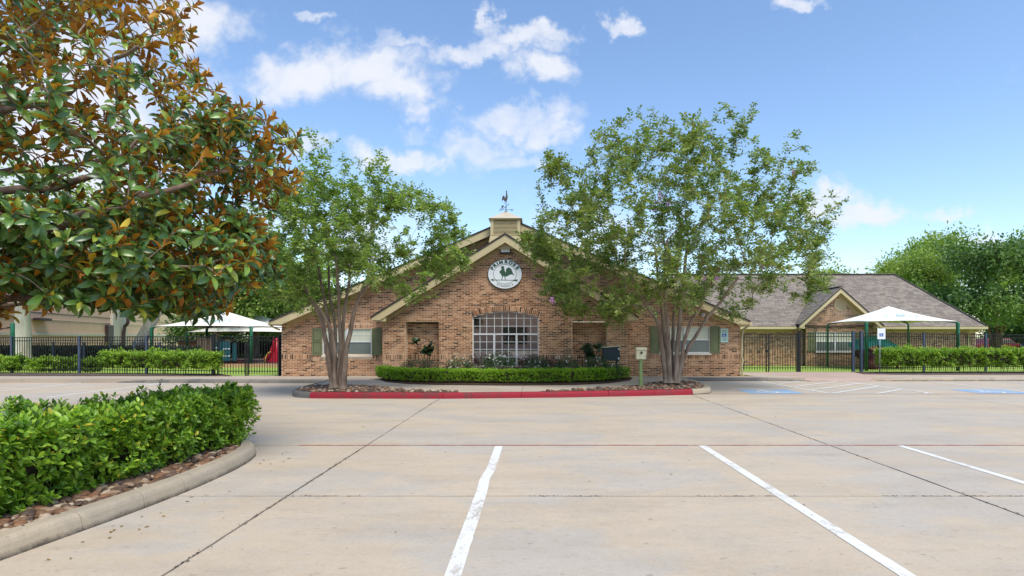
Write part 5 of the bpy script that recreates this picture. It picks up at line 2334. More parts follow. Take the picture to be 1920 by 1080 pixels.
# magnolia -------------------------------------------------------------------
def magnolia():
    Yc = 7.0
    base = (-8.6, 7.2)
    root = thing('magnolia_tree', 'large magnolia with glossy green and rust backed leaves above the left hedge', 'tree', (base[0], base[1], .1))
    poly = [(-500, -500), (-300, -700), (100, -520), (190, -220), (240, -60), (262, 20), (318, 55), (322, 85), (352, 105), (362, 150), (340, 178), (318, 205), (380, 222), (430, 215), (505, 232), (545, 252),
            (535, 300), (520, 330), (480, 330), (482, 385), (440, 400), (480, 440), (495, 505), (470, 535), (430, 520), (380, 510), (378, 545), (365, 580), (330, 588), (260, 575), (190, 572), (140, 545),
            (60, 535), (0, 545), (-120, 590), (-300, 590), (-500, 500), (-620, 200), (-600, -200)]
    att = crown_points(poly, Yc, 2.3, 2400, .8, -.26, .12, 11)
    low = [(-60, 440), (120, 430), (260, 400), (400, 395), (500, 410), (500, 520), (470, 540), (385, 520), (385, 575), (350, 592), (270, 585), (190, 575), (130, 548), (60, 545), (0, 560), (-60, 570)]
    att += crown_points(low, 7.0, 1.7, 420, .8, -.3, .10, 12)
    tip = [(330, 225), (400, 210), (500, 225), (560, 250), (540, 300), (548, 330), (490, 350), (400, 330), (330, 300)]
    att += crown_points(tip, 7.1, 1.0, 90, .8, -.6, .10, 13)
    V3 = lambda *a: Vector(a)
    sp_ = lambda pts: [tuple(p) for p in smooth_path(pts, 2)]
    T0 = (base[0], base[1], .05)
    w = lambda px, py, Y: (wx(px, Y), Y, wz(py, Y))
    stems = [
        sp_([T0, (-8.6, 7.2, 1.0), (-8.5, 7.2, 2.2), (-8.3, 7.1, 3.6), (-7.9, 7.2, 5.2), (-7.2, 7.4, 7.2), (-6.9, 7.3, 8.6)]),
        sp_([(-8.5, 7.2, 2.0), (-7.6, 7.0, 2.3), w(10, 460, 6.4), w(60, 440, 6.3), w(110, 435, 6.3), w(165, 400, 6.2), w(235, 375, 6.1), w(330, 355, 6.4), w(430, 320, 6.8)]),
        sp_([w(50, 445, 6.3), w(30, 420, 6.0), w(-5, 400, 5.6), w(-60, 340, 5.3), w(-80, 250, 5.2)]),
        sp_([(-8.5, 7.2, 1.7), (-7.4, 7.3, 1.75), w(30, 552, 6.9), w(75, 566, 6.8), w(105, 553, 6.8), w(160, 552, 6.9), w(250, 562, 7.1), w(330, 575, 7.3)]),
        sp_([(-8.4, 7.2, 3.0), (-7.2, 6.8, 3.3), w(80, 350, 6.8), w(140, 340, 6.9), w(230, 300, 7.2), w(330, 260, 7.4), w(470, 260, 7.5)]),
        sp_([(-8.3, 7.1, 3.9), (-6.9, 7.2, 4.4), w(120, 180, 7.3), w(190, 120, 7.2), w(260, 90, 7.0)]),
        sp_([w(160, 402, 6.2), w(200, 460, 6.4), w(290, 480, 6.7), w(400, 500, 7.0)]),
        sp_([(-8.3, 7.2, 3.4), (-7.8, 8.3, 4.0), (-6.9, 9.0, 4.4), (-5.6, 9.3, 4.6)]),
        sp_([(-8.3, 7.2, 4.4), (-8.8, 6.2, 5.2), (-9.2, 5.2, 6.4)]),
        sp_([(-8.5, 7.2, 2.6), (-9.6, 6.9, 3.3), (-10.8, 6.6, 4.2)]),
    ]
    X, par, r, tips, ns = grow(stems, att, tip_r=.0055, upbias=.10, pathw=.10, jit=.10, pw=2.5, step=.16)
    rads = [(.20, .05), (.085, .02), (.05, .015), (.06, .015), (.07, .018), (.07, .018), (.035, .012), (.07, .02), (.07, .02), (.07, .02)]
    tr = MB()
    for st, (r0, r1) in zip(stems, rads):
        st = [Vector(p) for p in st]
        for i in range(1, len(st) - 1):
            st[i] = st[i] + Vector((vnoise(st[i], 2.5, 3), vnoise(st[i], 2.5, 9), vnoise(st[i], 2.5, 14))) * .07
        n = len(st)
        tr.tube(st, [r0 + (r1 - r0) * (i / (n - 1)) ** .7 for i in range(n)], 10, wob=.03)
    tr.build('trunk', M['bark_mag'], root, True)
    r = np.minimum(r, .03)
    branch_mesh('branches', X, par, r, M['bark_mag'], root, skip=ns, seg=6)
    # rosettes at the tips
    pos, dirs, ups, size = [], [], [], []
    cen = np.array([base[0] + 1.5, base[1], 3.6])
    for t in tips:
        p = X[t]
        ax = p - X[par[t]]
        ax = ax / max(np.linalg.norm(ax), 1e-6)
        outw = p - cen
        outw[2] *= .4
        outw /= max(np.linalg.norm(outw), 1e-6)
        ax = ax * .4 + outw * .55 + np.array([0, 0, .55]) + rng.normal(size=3) * .28
        ax /= np.linalg.norm(ax)
        a = np.cross(ax, [0.3, 0.2, 1.0])
        a /= np.linalg.norm(a)
        b = np.cross(ax, a)
        nl_ = rng.integers(9, 15)
        for k in range(nl_):
            f = k / (nl_ - 1)             # 0 youngest, upright; 1 oldest, hanging
            th = 2.4 * k + rng.uniform(-.3, .3)
            el = 1.35 - 1.55 * f ** 1.35 + rng.uniform(-.25, .25)
            d = (a * math.cos(th) + b * math.sin(th)) * math.cos(el) + ax * math.sin(el)
            d = d + np.array([0, 0, -.28 * f])
            up = ax * math.cos(el) - (a * math.cos(th) + b * math.sin(th)) * math.sin(el)
            up = up + rng.normal(size=3) * .22
            pos.append(p - ax * .09 * f)
            dirs.append(d)
            ups.append(up)
            size.append(rng.uniform(.135, .200) * (.8 + .3 * f))
    print('magnolia leaves', len(pos))
    leaf_obj('crown', np.array(pos), np.array(dirs), np.array(ups), np.array(size), MAG, M['leaf_mag'], root, n_single=300, smooth=True)


magnolia()


# generic background tree -----------------------------------------------------
def bg_tree(name, label, base, trunk_r, poly, Yc, depth, n_att, per, spread, leaf, mat, bark, seed, lean=0, nstems=1, zsplit=2.5, group=None, thr=-.2, fan=.6, ztop=.6):
    thr = max(thr, -.04)
    bx, by = base
    root = thing(name, label, 'tree', (bx, by, .1), group)
    att = crown_points(poly, Yc, depth, n_att, .3, thr + .04, 0, seed)
    zs_ = [a[2] for a in att]
    zc = min(zs_) + (max(zs_) - min(zs_)) * ztop
    cxm_ = sum(a[0] for a in att) / len(att)
    stems = []
    tr = MB()
    R = random.Random(seed)
    for k in range(nstems):
        t = (k + .5) / nstems - .5
        if nstems == 1:
            st = [Vector((bx, by, 0)), Vector((bx + lean * .5, by, zsplit * .5)), Vector((bx + lean, by, zsplit)), Vector((bx + lean * 1.4, by, zsplit * 1.35)), Vector((bx + lean * 1.2 + (cxm_ - bx - lean) * .5, by, zc))]
        else:
            st = [Vector((bx + t * trunk_r * 2, by + R.uniform(-.1, .1), 0)), Vector((bx + t * fan * .6, by + R.uniform(-.2, .2), zsplit * .55)), Vector((bx + t * fan * 2, by + R.uniform(-.6, .6), zsplit)), Vector((bx + t * fan * 5, by + R.uniform(-1, 1), zc))]
        st = smooth_path(st, 2)
        stems.append([tuple(p) for p in st])
        n = len(st)
        tr.tube(st, [trunk_r * (1.25 if i == 0 else 1) * (1 - .65 * i / (n - 1)) / (1 if nstems == 1 else 2.6) for i in range(n)], 12, wob=.03)
    tr.build('trunk', bark, root, True)
    X, par, r, tips, ns = grow(stems, att, tip_r=.008, upbias=.3, pathw=.1, jit=.05, step=.5)
    branch_mesh('branches', X, par, np.minimum(r, trunk_r * .35), bark, root, skip=ns, seg=4)
    pos, dirs, ups, sz = leaves_around(X[tips], per, spread * .62, leaf * 1.15)
    leaf_obj('crown', pos, dirs, ups, sz, QUAD, mat, root)
    return root


# right background
bg_tree('dark_tree', 'broad dark green tree with many stems behind the right end of the wing', (wx(1868, 38), 38), .35,
        [(1735, 570), (1745, 520), (1765, 490), (1790, 465), (1850, 470), (1900, 462), (1990, 470), (2060, 520), (2060, 570), (1990, 600), (1900, 590), (1830, 600), (1760, 590), (1720, 585)],
        38, 3.5, 420, 70, .5, .20, M['leaf_bgd'], M['bark_dark'], 21, nstems=8, zsplit=3.2, fan=1.0, ztop=.4)
bg_tree('tall_tree', 'tall bright green tree rising behind the hip end of the shingled roof', (wx(1772, 46), 46), .28,
        [(1705, 560), (1690, 500), (1706, 460), (1735, 455), (1745, 440), (1790, 442), (1800, 460), (1815, 455), (1825, 475), (1850, 490), (1860, 540), (1800, 600), (1730, 590)],
        46, 3, 190, 60, .5, .24, M['leaf_bgl'], M['bark_dark'], 22, zsplit=4.5, thr=.0)
bg_tree('feathery_tree', 'feathery yellow-green tree just above the end of the roof ridge', (wx(1700, 44), 44), .3,
        [(1655, 520), (1668, 497), (1690, 485), (1712, 478), (1735, 500), (1760, 540), (1790, 580), (1720, 570), (1680, 530)],
        44, 2.5, 200, 80, .5, .18, M['leaf_bgl'], M['bark_dark'], 23, zsplit=3.5)
bg_tree('bright_tree', 'yellow-green leafy tree at the far right edge of the picture', (wx(1960, 48), 48), .35,
        [(1860, 520), (1868, 470), (1885, 450), (1920, 445), (1990, 440), (2060, 470), (2080, 560), (1980, 600), (1900, 590)],
        48, 3, 210, 70, .55, .24, M['leaf_bgl'], M['bark_dark'], 24, zsplit=4)
bg_tree('round_shrub_tree', 'pale green round tree low behind the right fence', (wx(1905, 52), 52), .2,
        [(1850, 640), (1856, 600), (1875, 575), (1910, 570), (1960, 575), (1980, 640)], 52, 2.5, 150, 70, .6, .24, M['leaf_bgd'], M['bark_dark'], 25, zsplit=1.5)
bg_tree('far_tree', 'small distant treetop showing over the roof ridge near the tree gap', (wx(1560, 60), 60), .3,
        [(1515, 560), (1525, 520), (1545, 510), (1580, 512), (1600, 518), (1610, 560)], 60, 2.5, 80, 50, .6, .3, M['leaf_bgl'], M['bark_dark'], 26, zsplit=4)
bg_tree('far_tree', 'distant treetop showing over the roof ridge beside the feathery tree', (wx(1632, 60), 60), .3,
        [(1600, 560), (1610, 515), (1630, 507), (1665, 505), (1685, 530), (1690, 560)], 60, 2.5, 80, 50, .6, .3, M['leaf_bgl'], M['bark_dark'], 27, zsplit=4)
# far hedge line, right
# left background: plane trees with pale bark
bg_tree('plane_tree', 'white-barked plane tree at the far left behind the fence', (wx(42, 27.5), 27.5), .42,
        [(-150, 520), (-160, 430), (-80, 330), (40, 300), (150, 320), (230, 400), (240, 500), (150, 530), (148, 570), (125, 590), (105, 540), (60, 530), (0, 530)],
        28, 3, 260, 55, .5, .2, M['leaf_bgl'], M['bark_white'], 31, zsplit=2.9, lean=.0, ztop=.5)
bg_tree('plane_tree', 'leaning white-barked plane tree left of the white canopies', (wx(240, 33), 33), .40,
        [(150, 530), (170, 430), (260, 370), (360, 380), (420, 450), (400, 540), (330, 560), (280, 590), (262, 560), (200, 550)],
        33, 3, 260, 55, .5, .2, M['leaf_bgl'], M['bark_white'], 32, zsplit=3.0, lean=1.6, ztop=.5)
bg_tree('plane_tree', 'white-barked plane tree seen under the first white canopy', (wx(392, 40), 40), .36,
        [(330, 590), (320, 480), (380, 430), (470, 420), (520, 470), (530, 560), (480, 600), (400, 605)],
        41, 3.5, 330, 60, .6, .26, M['leaf_bgl'], M['bark_white'], 33, zsplit=3.2, lean=.9, ztop=.5)
bg_tree('plane_tree', 'white-barked plane tree seen beside the red slide', (wx(478, 44), 44), .36,
        [(440, 600), (420, 500), (470, 440), (560, 430), (620, 480), (630, 560), (600, 610), (520, 620)],
        46, 4, 330, 60, .7, .28, M['leaf_bgl'], M['bark_white'], 34, zsplit=3.4, ztop=.5)
bg_tree('dark_tree', 'dark green tree behind the left roof slope', (wx(545, 52), 52), .4,
        [(470, 625), (460, 560), (500, 535), (560, 520), (640, 540), (650, 600), (600, 630)],
        52, 3, 260, 70, .7, .26, M['leaf_bgd'], M['bark_dark'], 35, zsplit=2.5)
bg_tree('dark_tree', 'dark green trees low behind the white canopies', (wx(430, 56), 56), .4,
        [(330, 640), (340, 590), (400, 570), (480, 575), (520, 600), (520, 640)],
        56, 3, 220, 70, .7, .28, M['leaf_bgd'], M['bark_dark'], 36, zsplit=1.6)


# ---------------------------------------------------------------- hedges
def hedge(name, label, path, hw_, z0, z1, n_sprig, per, leaf, tmpl, mat, rough=.05, cat='hedge', parent=None, closed_ends=True, single=0, spread=1.0, inner=.35, group=None, core=True, bottom=.25, upb=.5, taper_b=.12):
    P = [Vector((a, b)) for a, b in path]
    cum = [0]
    for a, b in zip(P, P[1:]):
        cum.append(cum[-1] + (b - a).length)
    tot = cum[-1]
    mid = P[len(P) // 2]
    root = parent or thing(name, label, cat, (mid.x, mid.y, z0), group)
    s = rng.uniform(-hw_ if closed_ends else 0, tot + (hw_ if closed_ends else 0), n_sprig)
    H = (z1 - z0)
    hh = H * .5
    zc = z0 + hh
    # position on a rounded rectangle cross-section
    u = rng.uniform(0, 1, n_sprig)
    per_len = 2 * hw_ + 2 * H
    a_top = 2 * hw_ / per_len
    pos = np.zeros((n_sprig, 3))
    nrm = np.zeros((n_sprig, 3))
    Pa = np.array([(p.x, p.y) for p in P])
    cu = np.array(cum)
    for i in range(n_sprig):
        si = min(max(s[i], 0), tot)
        k = min(max(int(np.searchsorted(cu, si) - 1), 0), len(P) - 2)
        t = (si - cu[k]) / max(1e-6, cu[k + 1] - cu[k])
        c = Pa[k] * (1 - t) + Pa[k + 1] * t
        d = Pa[k + 1] - Pa[k]
        d = d / np.linalg.norm(d)
        nn = np.array([-d[1], d[0]])
        over = s[i] - si
        endf = math.sqrt(max(0.02, 1 - (over / hw_) ** 2)) if over else 1.0
        if u[i] < a_top:
            lat, zz, nl_, nz = (u[i] / a_top * 2 - 1), 1.0, 0, 1
        else:
            v = (u[i] - a_top) / (1 - a_top)
            sd = 1 if v < .5 else -1
            v = (v * 2) % 1
            lat, zz, nl_, nz = sd, v, sd, 0
        # rounding of the shoulders
        f = 1.0
        if zz > .9 and abs(lat) > .8:
            f = .95
        depth_in = abs(rng.normal(0, inner)) * hw_
        lat_m = lat * hw_ * endf * f * (1 - taper_b * (1 - zz))
        z = z0 + H * (bottom * .35 + (1 - bottom * .35) * zz)
        if nz:
            z -= depth_in * .6
        else:
            lat_m -= np.sign(lat) * min(depth_in, hw_ * .8)
        q = c + nn * lat_m + d * over * f
        wv = vnoise((q[0], q[1], z), 3.2, 2) * rough * 1.6 + vnoise((q[0], q[1], z), 9, 5) * rough
        nv = np.array([nn[0] * nl_ + (d[0] * np.sign(over) * .8 if over else 0), nn[1] * nl_ + (d[1] * np.sign(over) * .8 if over else 0), nz + .15])
        nv = nv / np.linalg.norm(nv)
        pos[i] = (q[0] + nv[0] * wv, q[1] + nv[1] * wv, max(z0 + .02, z + nv[2] * wv))
        nrm[i] = nv
    ax = nrm * .8 + unit(n_sprig) * .55 + np.array([0, 0, upb])
    ax /= np.linalg.norm(ax, axis=1, keepdims=True)
    c = np.repeat(pos, per, axis=0)
    A = np.repeat(ax, per, axis=0)
    n = len(c)
    a = np.cross(A, np.array([.3, .2, 1.0]))
    a /= np.maximum(np.linalg.norm(a, axis=1, keepdims=True), 1e-6)
    b = np.cross(A, a)
    kk = np.tile(np.arange(per), n_sprig)
    th = kk * 2.4 + rng.uniform(-.4, .4, n)
    fr_ = kk / max(1, per - 1)
    el = 1.1 - 1.25 * fr_ + rng.uniform(-.25, .25, n)
    rad = a * np.cos(th)[:, None] + b * np.sin(th)[:, None]
    dirs = rad * np.cos(el)[:, None] + A * np.sin(el)[:, None]
    ups = A * np.cos(el)[:, None] - rad * np.sin(el)[:, None] + rng.normal(size=(n, 3)) * .2
    p = c - A * (fr_ * leaf * .9 * spread)[:, None]
    sz = leaf * rng.uniform(.65, 1.2, n)
    leaf_obj('foliage', p, dirs, ups, sz, tmpl, mat, root, n_single=single)
    if core:
        m_ = MB()
        Q = resample([(p_.x, p_.y, 0) for p_ in P], .3)
        ih = hw_ * .62
        ring = []
        for i, p_ in enumerate(Q):
            d = (Q[min(i + 1, len(Q) - 1)] - Q[max(i - 1, 0)]).normalized()
            nn = Vector((-d.y, d.x, 0))
            ring.append([(p_ - nn * ih * .8 + Vector((0, 0, z0 + H * (.14 + .3 * bottom)))), (p_ - nn * ih + Vector((0, 0, z1 - H * .25))), (p_ - nn * ih * .6 + Vector((0, 0, z1 - H * .16))),
                         (p_ + nn * ih * .6 + Vector((0, 0, z1 - H * .16))), (p_ + nn * ih + Vector((0, 0, z1 - H * .25))), (p_ + nn * ih * .8 + Vector((0, 0, z0 + H * (.14 + .3 * bottom))))])
        vs = [v for r_ in ring for v in r_]
        fs = []
        for i in range(len(Q) - 1):
            for j in range(6):
                fs.append([i * 6 + j, i * 6 + (j + 1) % 6, (i + 1) * 6 + (j + 1) % 6, (i + 1) * 6 + j])
        fs.append(list(range(6)))
        fs.append([(len(Q) - 1) * 6 + j for j in range(5, -1, -1)])
        m_.add(vs, fs)
        # stems to the ground
        for i in range(0, len(Q), 2):
            for _ in range(2):
                x, y = Q[i].x + random.uniform(-ih, ih) * .7, Q[i].y + random.uniform(-ih, ih) * .7
                m_.tube([(x, y, z0 - .01), (x + random.uniform(-.06, .06), y + random.uniform(-.06, .06), z0 + H * .4)], .009, 5)
        m_.build('stems', M['twig'], root)
    return root


hedge('front_hedge', 'big leafy green hedge in the stone bed at the lower left', [(-5.02, 1.6), (-4.90, 3.5), (-4.76, 5.2), (-4.66, 6.6), (-4.62, 8.1)], .60, .10, .84, 9600, 7, .072, LEAF, M['leaf_hedge'], rough=.10, single=300, inner=.36, bottom=.25)
# a few long shoots above the hedge
sh = thing('hedge_shoot', 'taller leafy shoots rising above the back of the front hedge', 'plant', (-5.35, 8.0, .8), 'shoots above the hedge')
ppos, pdir, pup = [], [], []
tm = MB()
for (x, y, h) in ((-5.25, 8.0, .20), (-5.3, 7.75, .10), (-5.2, 6.6, .05), (-5.1, 6.5, .03)):
    zt = .8 + h
    pts = [(x, y, .6), (x + .01, y, .6 + (zt - .6) * .5), (x - .02, y + .01, zt)]
    tm.tube(pts, [.004, .003, .002], 5)
    for k in range(14):
        t = k / 13
        ppos.append((x, y, .72 + (zt - .72) * t))
        a = k * 2.4
        pdir.append((math.cos(a), math.sin(a), .7))
        pup.append((-math.cos(a) * .6, -math.sin(a) * .6, 1))
tm.build('stem', M['twig'], sh)
leaf_obj('leaves', np.array(ppos, float), np.array(pdir, float), np.array(pup, float), np.full(len(ppos), .055), LEAF, M['leaf_hedge'], sh)

# clipped boxwood in front of the porch
box_path = []
for x, y in [G(716, 712, .15), G(735, 716, .15), G(775, 718.2, .15), G(840, 719.5, .15), G(950, 720, .15), G(1070, 719.2, .15), G(1120, 717, .15)]:
    box_path.append((x, y + .34))
hedge('boxwood_hedge', 'clipped bright green curved hedge in front of the porch', box_path, .32, .165, .585, 9500, 6, .042, QUAD, M['leaf_box'], rough=.035, inner=.22, bottom=.4, taper_b=.25)
bx2 = [(x, y + .40) for x, y in (G(1132, 716.5, .15), G(1150, 714.5, .15), G(1172, 711.5, .15))]
hedge('boxwood_hedge', 'short darker clipped shrub at the right end of the curved hedge', bx2, .28, .165, .56, 1700, 6, .042, QUAD, M['leaf_shrub'], rough=.04, inner=.25, bottom=.4, taper_b=.25)

# shrubs along the fences
hedge('fence_hedge', 'bushy yellow-green hedge in front of the left fence', [(wx(205, 23.0), 23.2), (wx(300, 22.6), 22.7), (wx(392, 22.0), 22.1)], .42, .14, 1.02, 4200, 6, .085, QUAD, M['leaf_shrub'], rough=.13, inner=.4, bottom=.9, upb=.9, taper_b=.35)
for i, (px, w_, h_, lab) in enumerate(((-60, .5, .85, 'low green shrub just beyond the left edge by the fence'), (18, .5, .80, 'leftmost low green shrub below the first blue-grey fence post'),
                                       (80, .45, .70, 'low green shrub left of the second blue-grey fence post'), (122, .42, .72, 'small green shrub touching the second blue-grey fence post'),
                                       (168, .36, .66, 'smallest green shrub between the second post and the long hedge'))):
    Yx = 23.6
    x = wx(px, Yx)
    hedge('fence_shrub', lab, [(x - w_ * .5, Yx), (x, Yx), (x + w_ * .5, Yx)], w_ * .7, .14, h_, 900, 6, .085, QUAD, M['leaf_shrub'], rough=.13, inner=.45, cat='shrub', bottom=.6, upb=.9, group='low shrubs along the left fence')
hedge('fence_hedge', 'long bushy green hedge in front of the right fence', [(wx(1668, 23.4), 23.5), (18, 23.6), (22, 23.7), (26, 23.9)], .45, .15, 1.12, 9500, 6, .085, QUAD, M['leaf_shrub'], rough=.13, inner=.4, bottom=.9, upb=.9, taper_b=.3)
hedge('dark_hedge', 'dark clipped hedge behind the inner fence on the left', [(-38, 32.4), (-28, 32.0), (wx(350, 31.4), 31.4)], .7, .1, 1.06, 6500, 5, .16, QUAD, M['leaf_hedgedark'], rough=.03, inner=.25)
hedge('dark_hedge', 'dark hedge behind the red slide', [(-24, 45), (-13, 45)], .7, .1, 1.2, 1500, 5, .16, QUAD, M['leaf_hedgedark'], rough=.05, inner=.25)  # same dark leaf colour as the hedge behind the inner fence


# flower bed plants
def bush(name, label, px, pz_top, Y, w, mat, n=340, per=6, leaf=.06, flowers=0, seed=0, cat='shrub', group=None, z0=.17):
    x = wx(px, Y)
    root = thing(name, label, cat, (x, Y, z0), group)
    zt = wz(pz_top, Y)
    H = zt - z0
    v = unit(n)
    rr = rng.uniform(.35, 1, n) ** .6
    c = np.array([x, Y, z0 + H * .5]) + v * rr[:, None] * np.array([w, w * .7, H * .52])
    c[:, 2] = np.maximum(c[:, 2], z0 + .03)
    pos, dirs, ups, sz = leaves_around(c, per, leaf * .8, leaf)
    pos[:, 2] = np.maximum(pos[:, 2], z0)
    leaf_obj('foliage', pos, dirs, ups, sz, QUAD, mat, root)
    m_ = MB()
    for k in range(7):
        a = k * .9
        m_.tube([(x, Y, z0 - .02), (x + math.cos(a) * w * .3, Y + math.sin(a) * w * .2, z0 + H * .45), (x + math.cos(a) * w * .6, Y + math.sin(a) * w * .4, z0 + H * .8)], [.012, .008, .004], 5)
    m_.build('stems', M['twig'], root)
    for k in range(flowers):
        a = random.uniform(math.pi * 1.05, math.pi * 1.95)
        q = np.array([x + math.cos(a) * w * random.uniform(.1, 1.0), Y + math.sin(a) * w * .65, z0 + H * random.uniform(.35, 1.02)])
        nn = 9
        d = unit(nn) * .7 + np.array([0, -.5, .5])
        leaf_obj('flower', np.repeat(q[None], nn, axis=0), d, unit(nn) + np.array([0, -1, .6]), np.full(nn, random.uniform(.035, .055)), LEAF, M['petal'], root)
    return root


RG = 'white-flowered rose bushes in the bed'
bush('rose_bush', 'white-flowered rose bush left of the arched window', 862, 670, 19.6, .55, M['leaf_rose'], 320, flowers=12)
bush('rose_bush', 'tallest white-flowered rose bush in front of the window middle', 935, 665, 19.4, .68, M['leaf_rose'], 460, flowers=18)
bush('rose_bush', 'white-flowered rose bush below the right window corner', 1008, 671, 19.4, .55, M['leaf_rose'], 320, flowers=12)
bush('rose_bush', 'white-flowered rose bush right of the arched window', 1062, 669, 19.5, .5, M['leaf_rose'], 300, flowers=10)
bush('rose_bush', 'white-flowered rose bush beneath the dark teal cabinet', 1118, 670, 19.6, .55, M['leaf_rose'], 320, flowers=9)
bush('rose_bush', 'small low rose bush at the right end of the bed', 1152, 680, 19.4, .3, M['leaf_rose'], 140, flowers=4)
bush('burgundy_shrub', 'burgundy-leaved shrub under the left half of the window', 905, 664, 20.3, .65, M['leaf_burg'], 420, leaf=.05)
bush('burgundy_shrub', 'burgundy-leaved shrub under the right half of the window', 1000, 665, 20.3, .8, M['leaf_burg'], 460, leaf=.05)
bush('burgundy_shrub', 'dark burgundy shrub right of the window, low against the wall', 1040, 672, 20.4, .5, M['leaf_burg'], 260, leaf=.05)
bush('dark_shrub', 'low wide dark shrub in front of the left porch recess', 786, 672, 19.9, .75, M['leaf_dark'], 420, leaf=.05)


def palm(label, spots, Y):
    root = thing('tropical_plant', label, 'plant', (wx(spots[0][0], Y), Y, .17))
    for px, py, r in spots:
        x, z = wx(px, Y), wz(py, Y)
        MB().tube([(wx(spots[0][0], Y), Y + .05, .15), (x * .5 + wx(spots[0][0], Y) * .5 + .03, Y + .03, .15 + (z - .15) * .5), (x, Y, z)], [.02, .015, .01], 6).build('stem', M['twig'], root)
        n = 30
        d = unit(n)
        d[:, 1] *= .6
        d[:, 2] = d[:, 2] * .7 + .1
        leaf_obj('leaves', np.repeat(np.array([[x, Y, z]]), n, axis=0) + unit(n) * .03, d, unit(n) * .4 + np.array([0, -.6, .8]), rng.uniform(.7, 1.2, n) * r, LEAF, M['leaf_dark'], root)


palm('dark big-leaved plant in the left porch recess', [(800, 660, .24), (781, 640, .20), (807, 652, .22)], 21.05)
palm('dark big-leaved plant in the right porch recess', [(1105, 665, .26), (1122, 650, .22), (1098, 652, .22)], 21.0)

# ---------------------------------------------------------------- street furniture
cab = thing('cabinet', 'dark teal slanted-top cabinet standing behind the roses', 'cabinet', (wx(1146, 19.9), 19.9, .17))
cYy = 19.8
a, b = wx(1131.5, cYy), wx(1162, cYy)
z0, z1a, z1b = wz(677, cYy), wz(652, cYy), wz(650, cYy)
MB().prism_y([(a, z0 + .02), (b, z0), (b, z1b), (a, z1a)], cYy, cYy + .35).build('body', M['tealbox'], cab)
MB().prism_y([(a - .03, z1a + .002), (b + .03, z1b + .002), (b + .03, z1b + .03), (a - .03, z1a + .03)], cYy - .05, cYy + .4).build('top', M['boxcream'], cab)
for z in (z1b - .08, z0 + .09):
    MB().box(b - .06, b - .01, cYy - .02, cYy - .002, z - .035, z + .035).build('hinge', M['whitepaint'], cab)
for x in (a + .08, b - .08):
    for y in (cYy + .05, cYy + .3):
        MB().box(x - .02, x + .02, y - .02, y + .02, .15, z0 + .018).build('leg', M['black'], cab)
hr = thing('handrail', 'low black metal railing behind the roses beside the right recess', 'railing', (wx(1096, 20.3), 20.3, .17))
m = MB()
m.bar((wx(1082, 20.3), 20.3, wz(670, 20.3)), (wx(1130, 20.3), 20.3, wz(670, 20.3)), .03, .03)
m.build('rail', M['black'], hr)
for k in range(6):
    x = wx(1083 + k * 9, 20.3)
    MB().box(x - .01, x + .01, 20.29, 20.31, .15, wz(671, 20.3)).build('post', M['black'], hr)

Yp = 16.75
ic = thing('box_on_post', 'weathered cream box on an olive green post in the rock bed', 'post box', (wx(1201.5, Yp), Yp, .15))
xm = wx(1201.5, Yp)
m = MB().box(xm - .05, xm + .05, Yp - .05, Yp + .05, .12, wz(700, Yp))
m.build('post', M['postgreen'], ic, bevel=.006)
m = MB().box(xm - .045, xm + .045, Yp - .045, Yp + .045, wz(700, Yp) + .002, wz(672, Yp))
m.build('post_sleeve', M['postgreen'], ic, bevel=.006)
bxw = wx(1211, Yp) - wx(1192.5, Yp)
MB().box(xm - bxw / 2, xm + bxw / 2, Yp - .1, Yp + .1, wz(673.5, Yp), wz(656.5, Yp)).build('box', M['boxcream'], ic, bevel=.008)
MB().box(xm - bxw / 2 - .01, xm + bxw / 2 + .01, Yp - .12, Yp + .11, wz(656.2, Yp), wz(651.5, Yp)).build('lid', M['boxcream'], ic, bevel=.006)
zc = wz(661, Yp)
MB().tube([(xm, Yp - .099, zc), (xm, Yp - .125, zc)], .035, 14).build('dial', M['copper'], ic, True)

Ys = 23.3
ps = thing('parking_sign', 'white accessible parking sign on a grey pole by the right hedge', 'sign', (wx(1649, Ys), Ys, .13))
xm = wx(1649.5, Ys)
MB().tube([(xm, Ys, .1), (xm, Ys, wz(617, Ys))], .025, 8).build('pole', m_plain('galvanised', (148, 156, 160), .4, .08, 5, metal=.5), ps, True)
a, b, c, d = wx(1644, Ys), wx(1659, Ys), wz(636, Ys), wz(616, Ys)
MB().box(a, b, Ys - .045, Ys - .03, c, d).build('panel', M['signwhite'], ps, bevel=.005)
i0, i1, j0, j1 = wx(1647.6, Ys), wx(1655, Ys), wz(631, Ys), wz(625, Ys)
MB().box(i0, i1, Ys - .0495, Ys - .0465, j0, j1).build('blue_square', M['isablue'], ps)
poly_sheet(isa_polys(), lambda x, y: (i0 + x * (i1 - i0) * .9, Ys - .052, j0 + y * (j1 - j0))).build('wheelchair_symbol', M['signwhite'], ps)


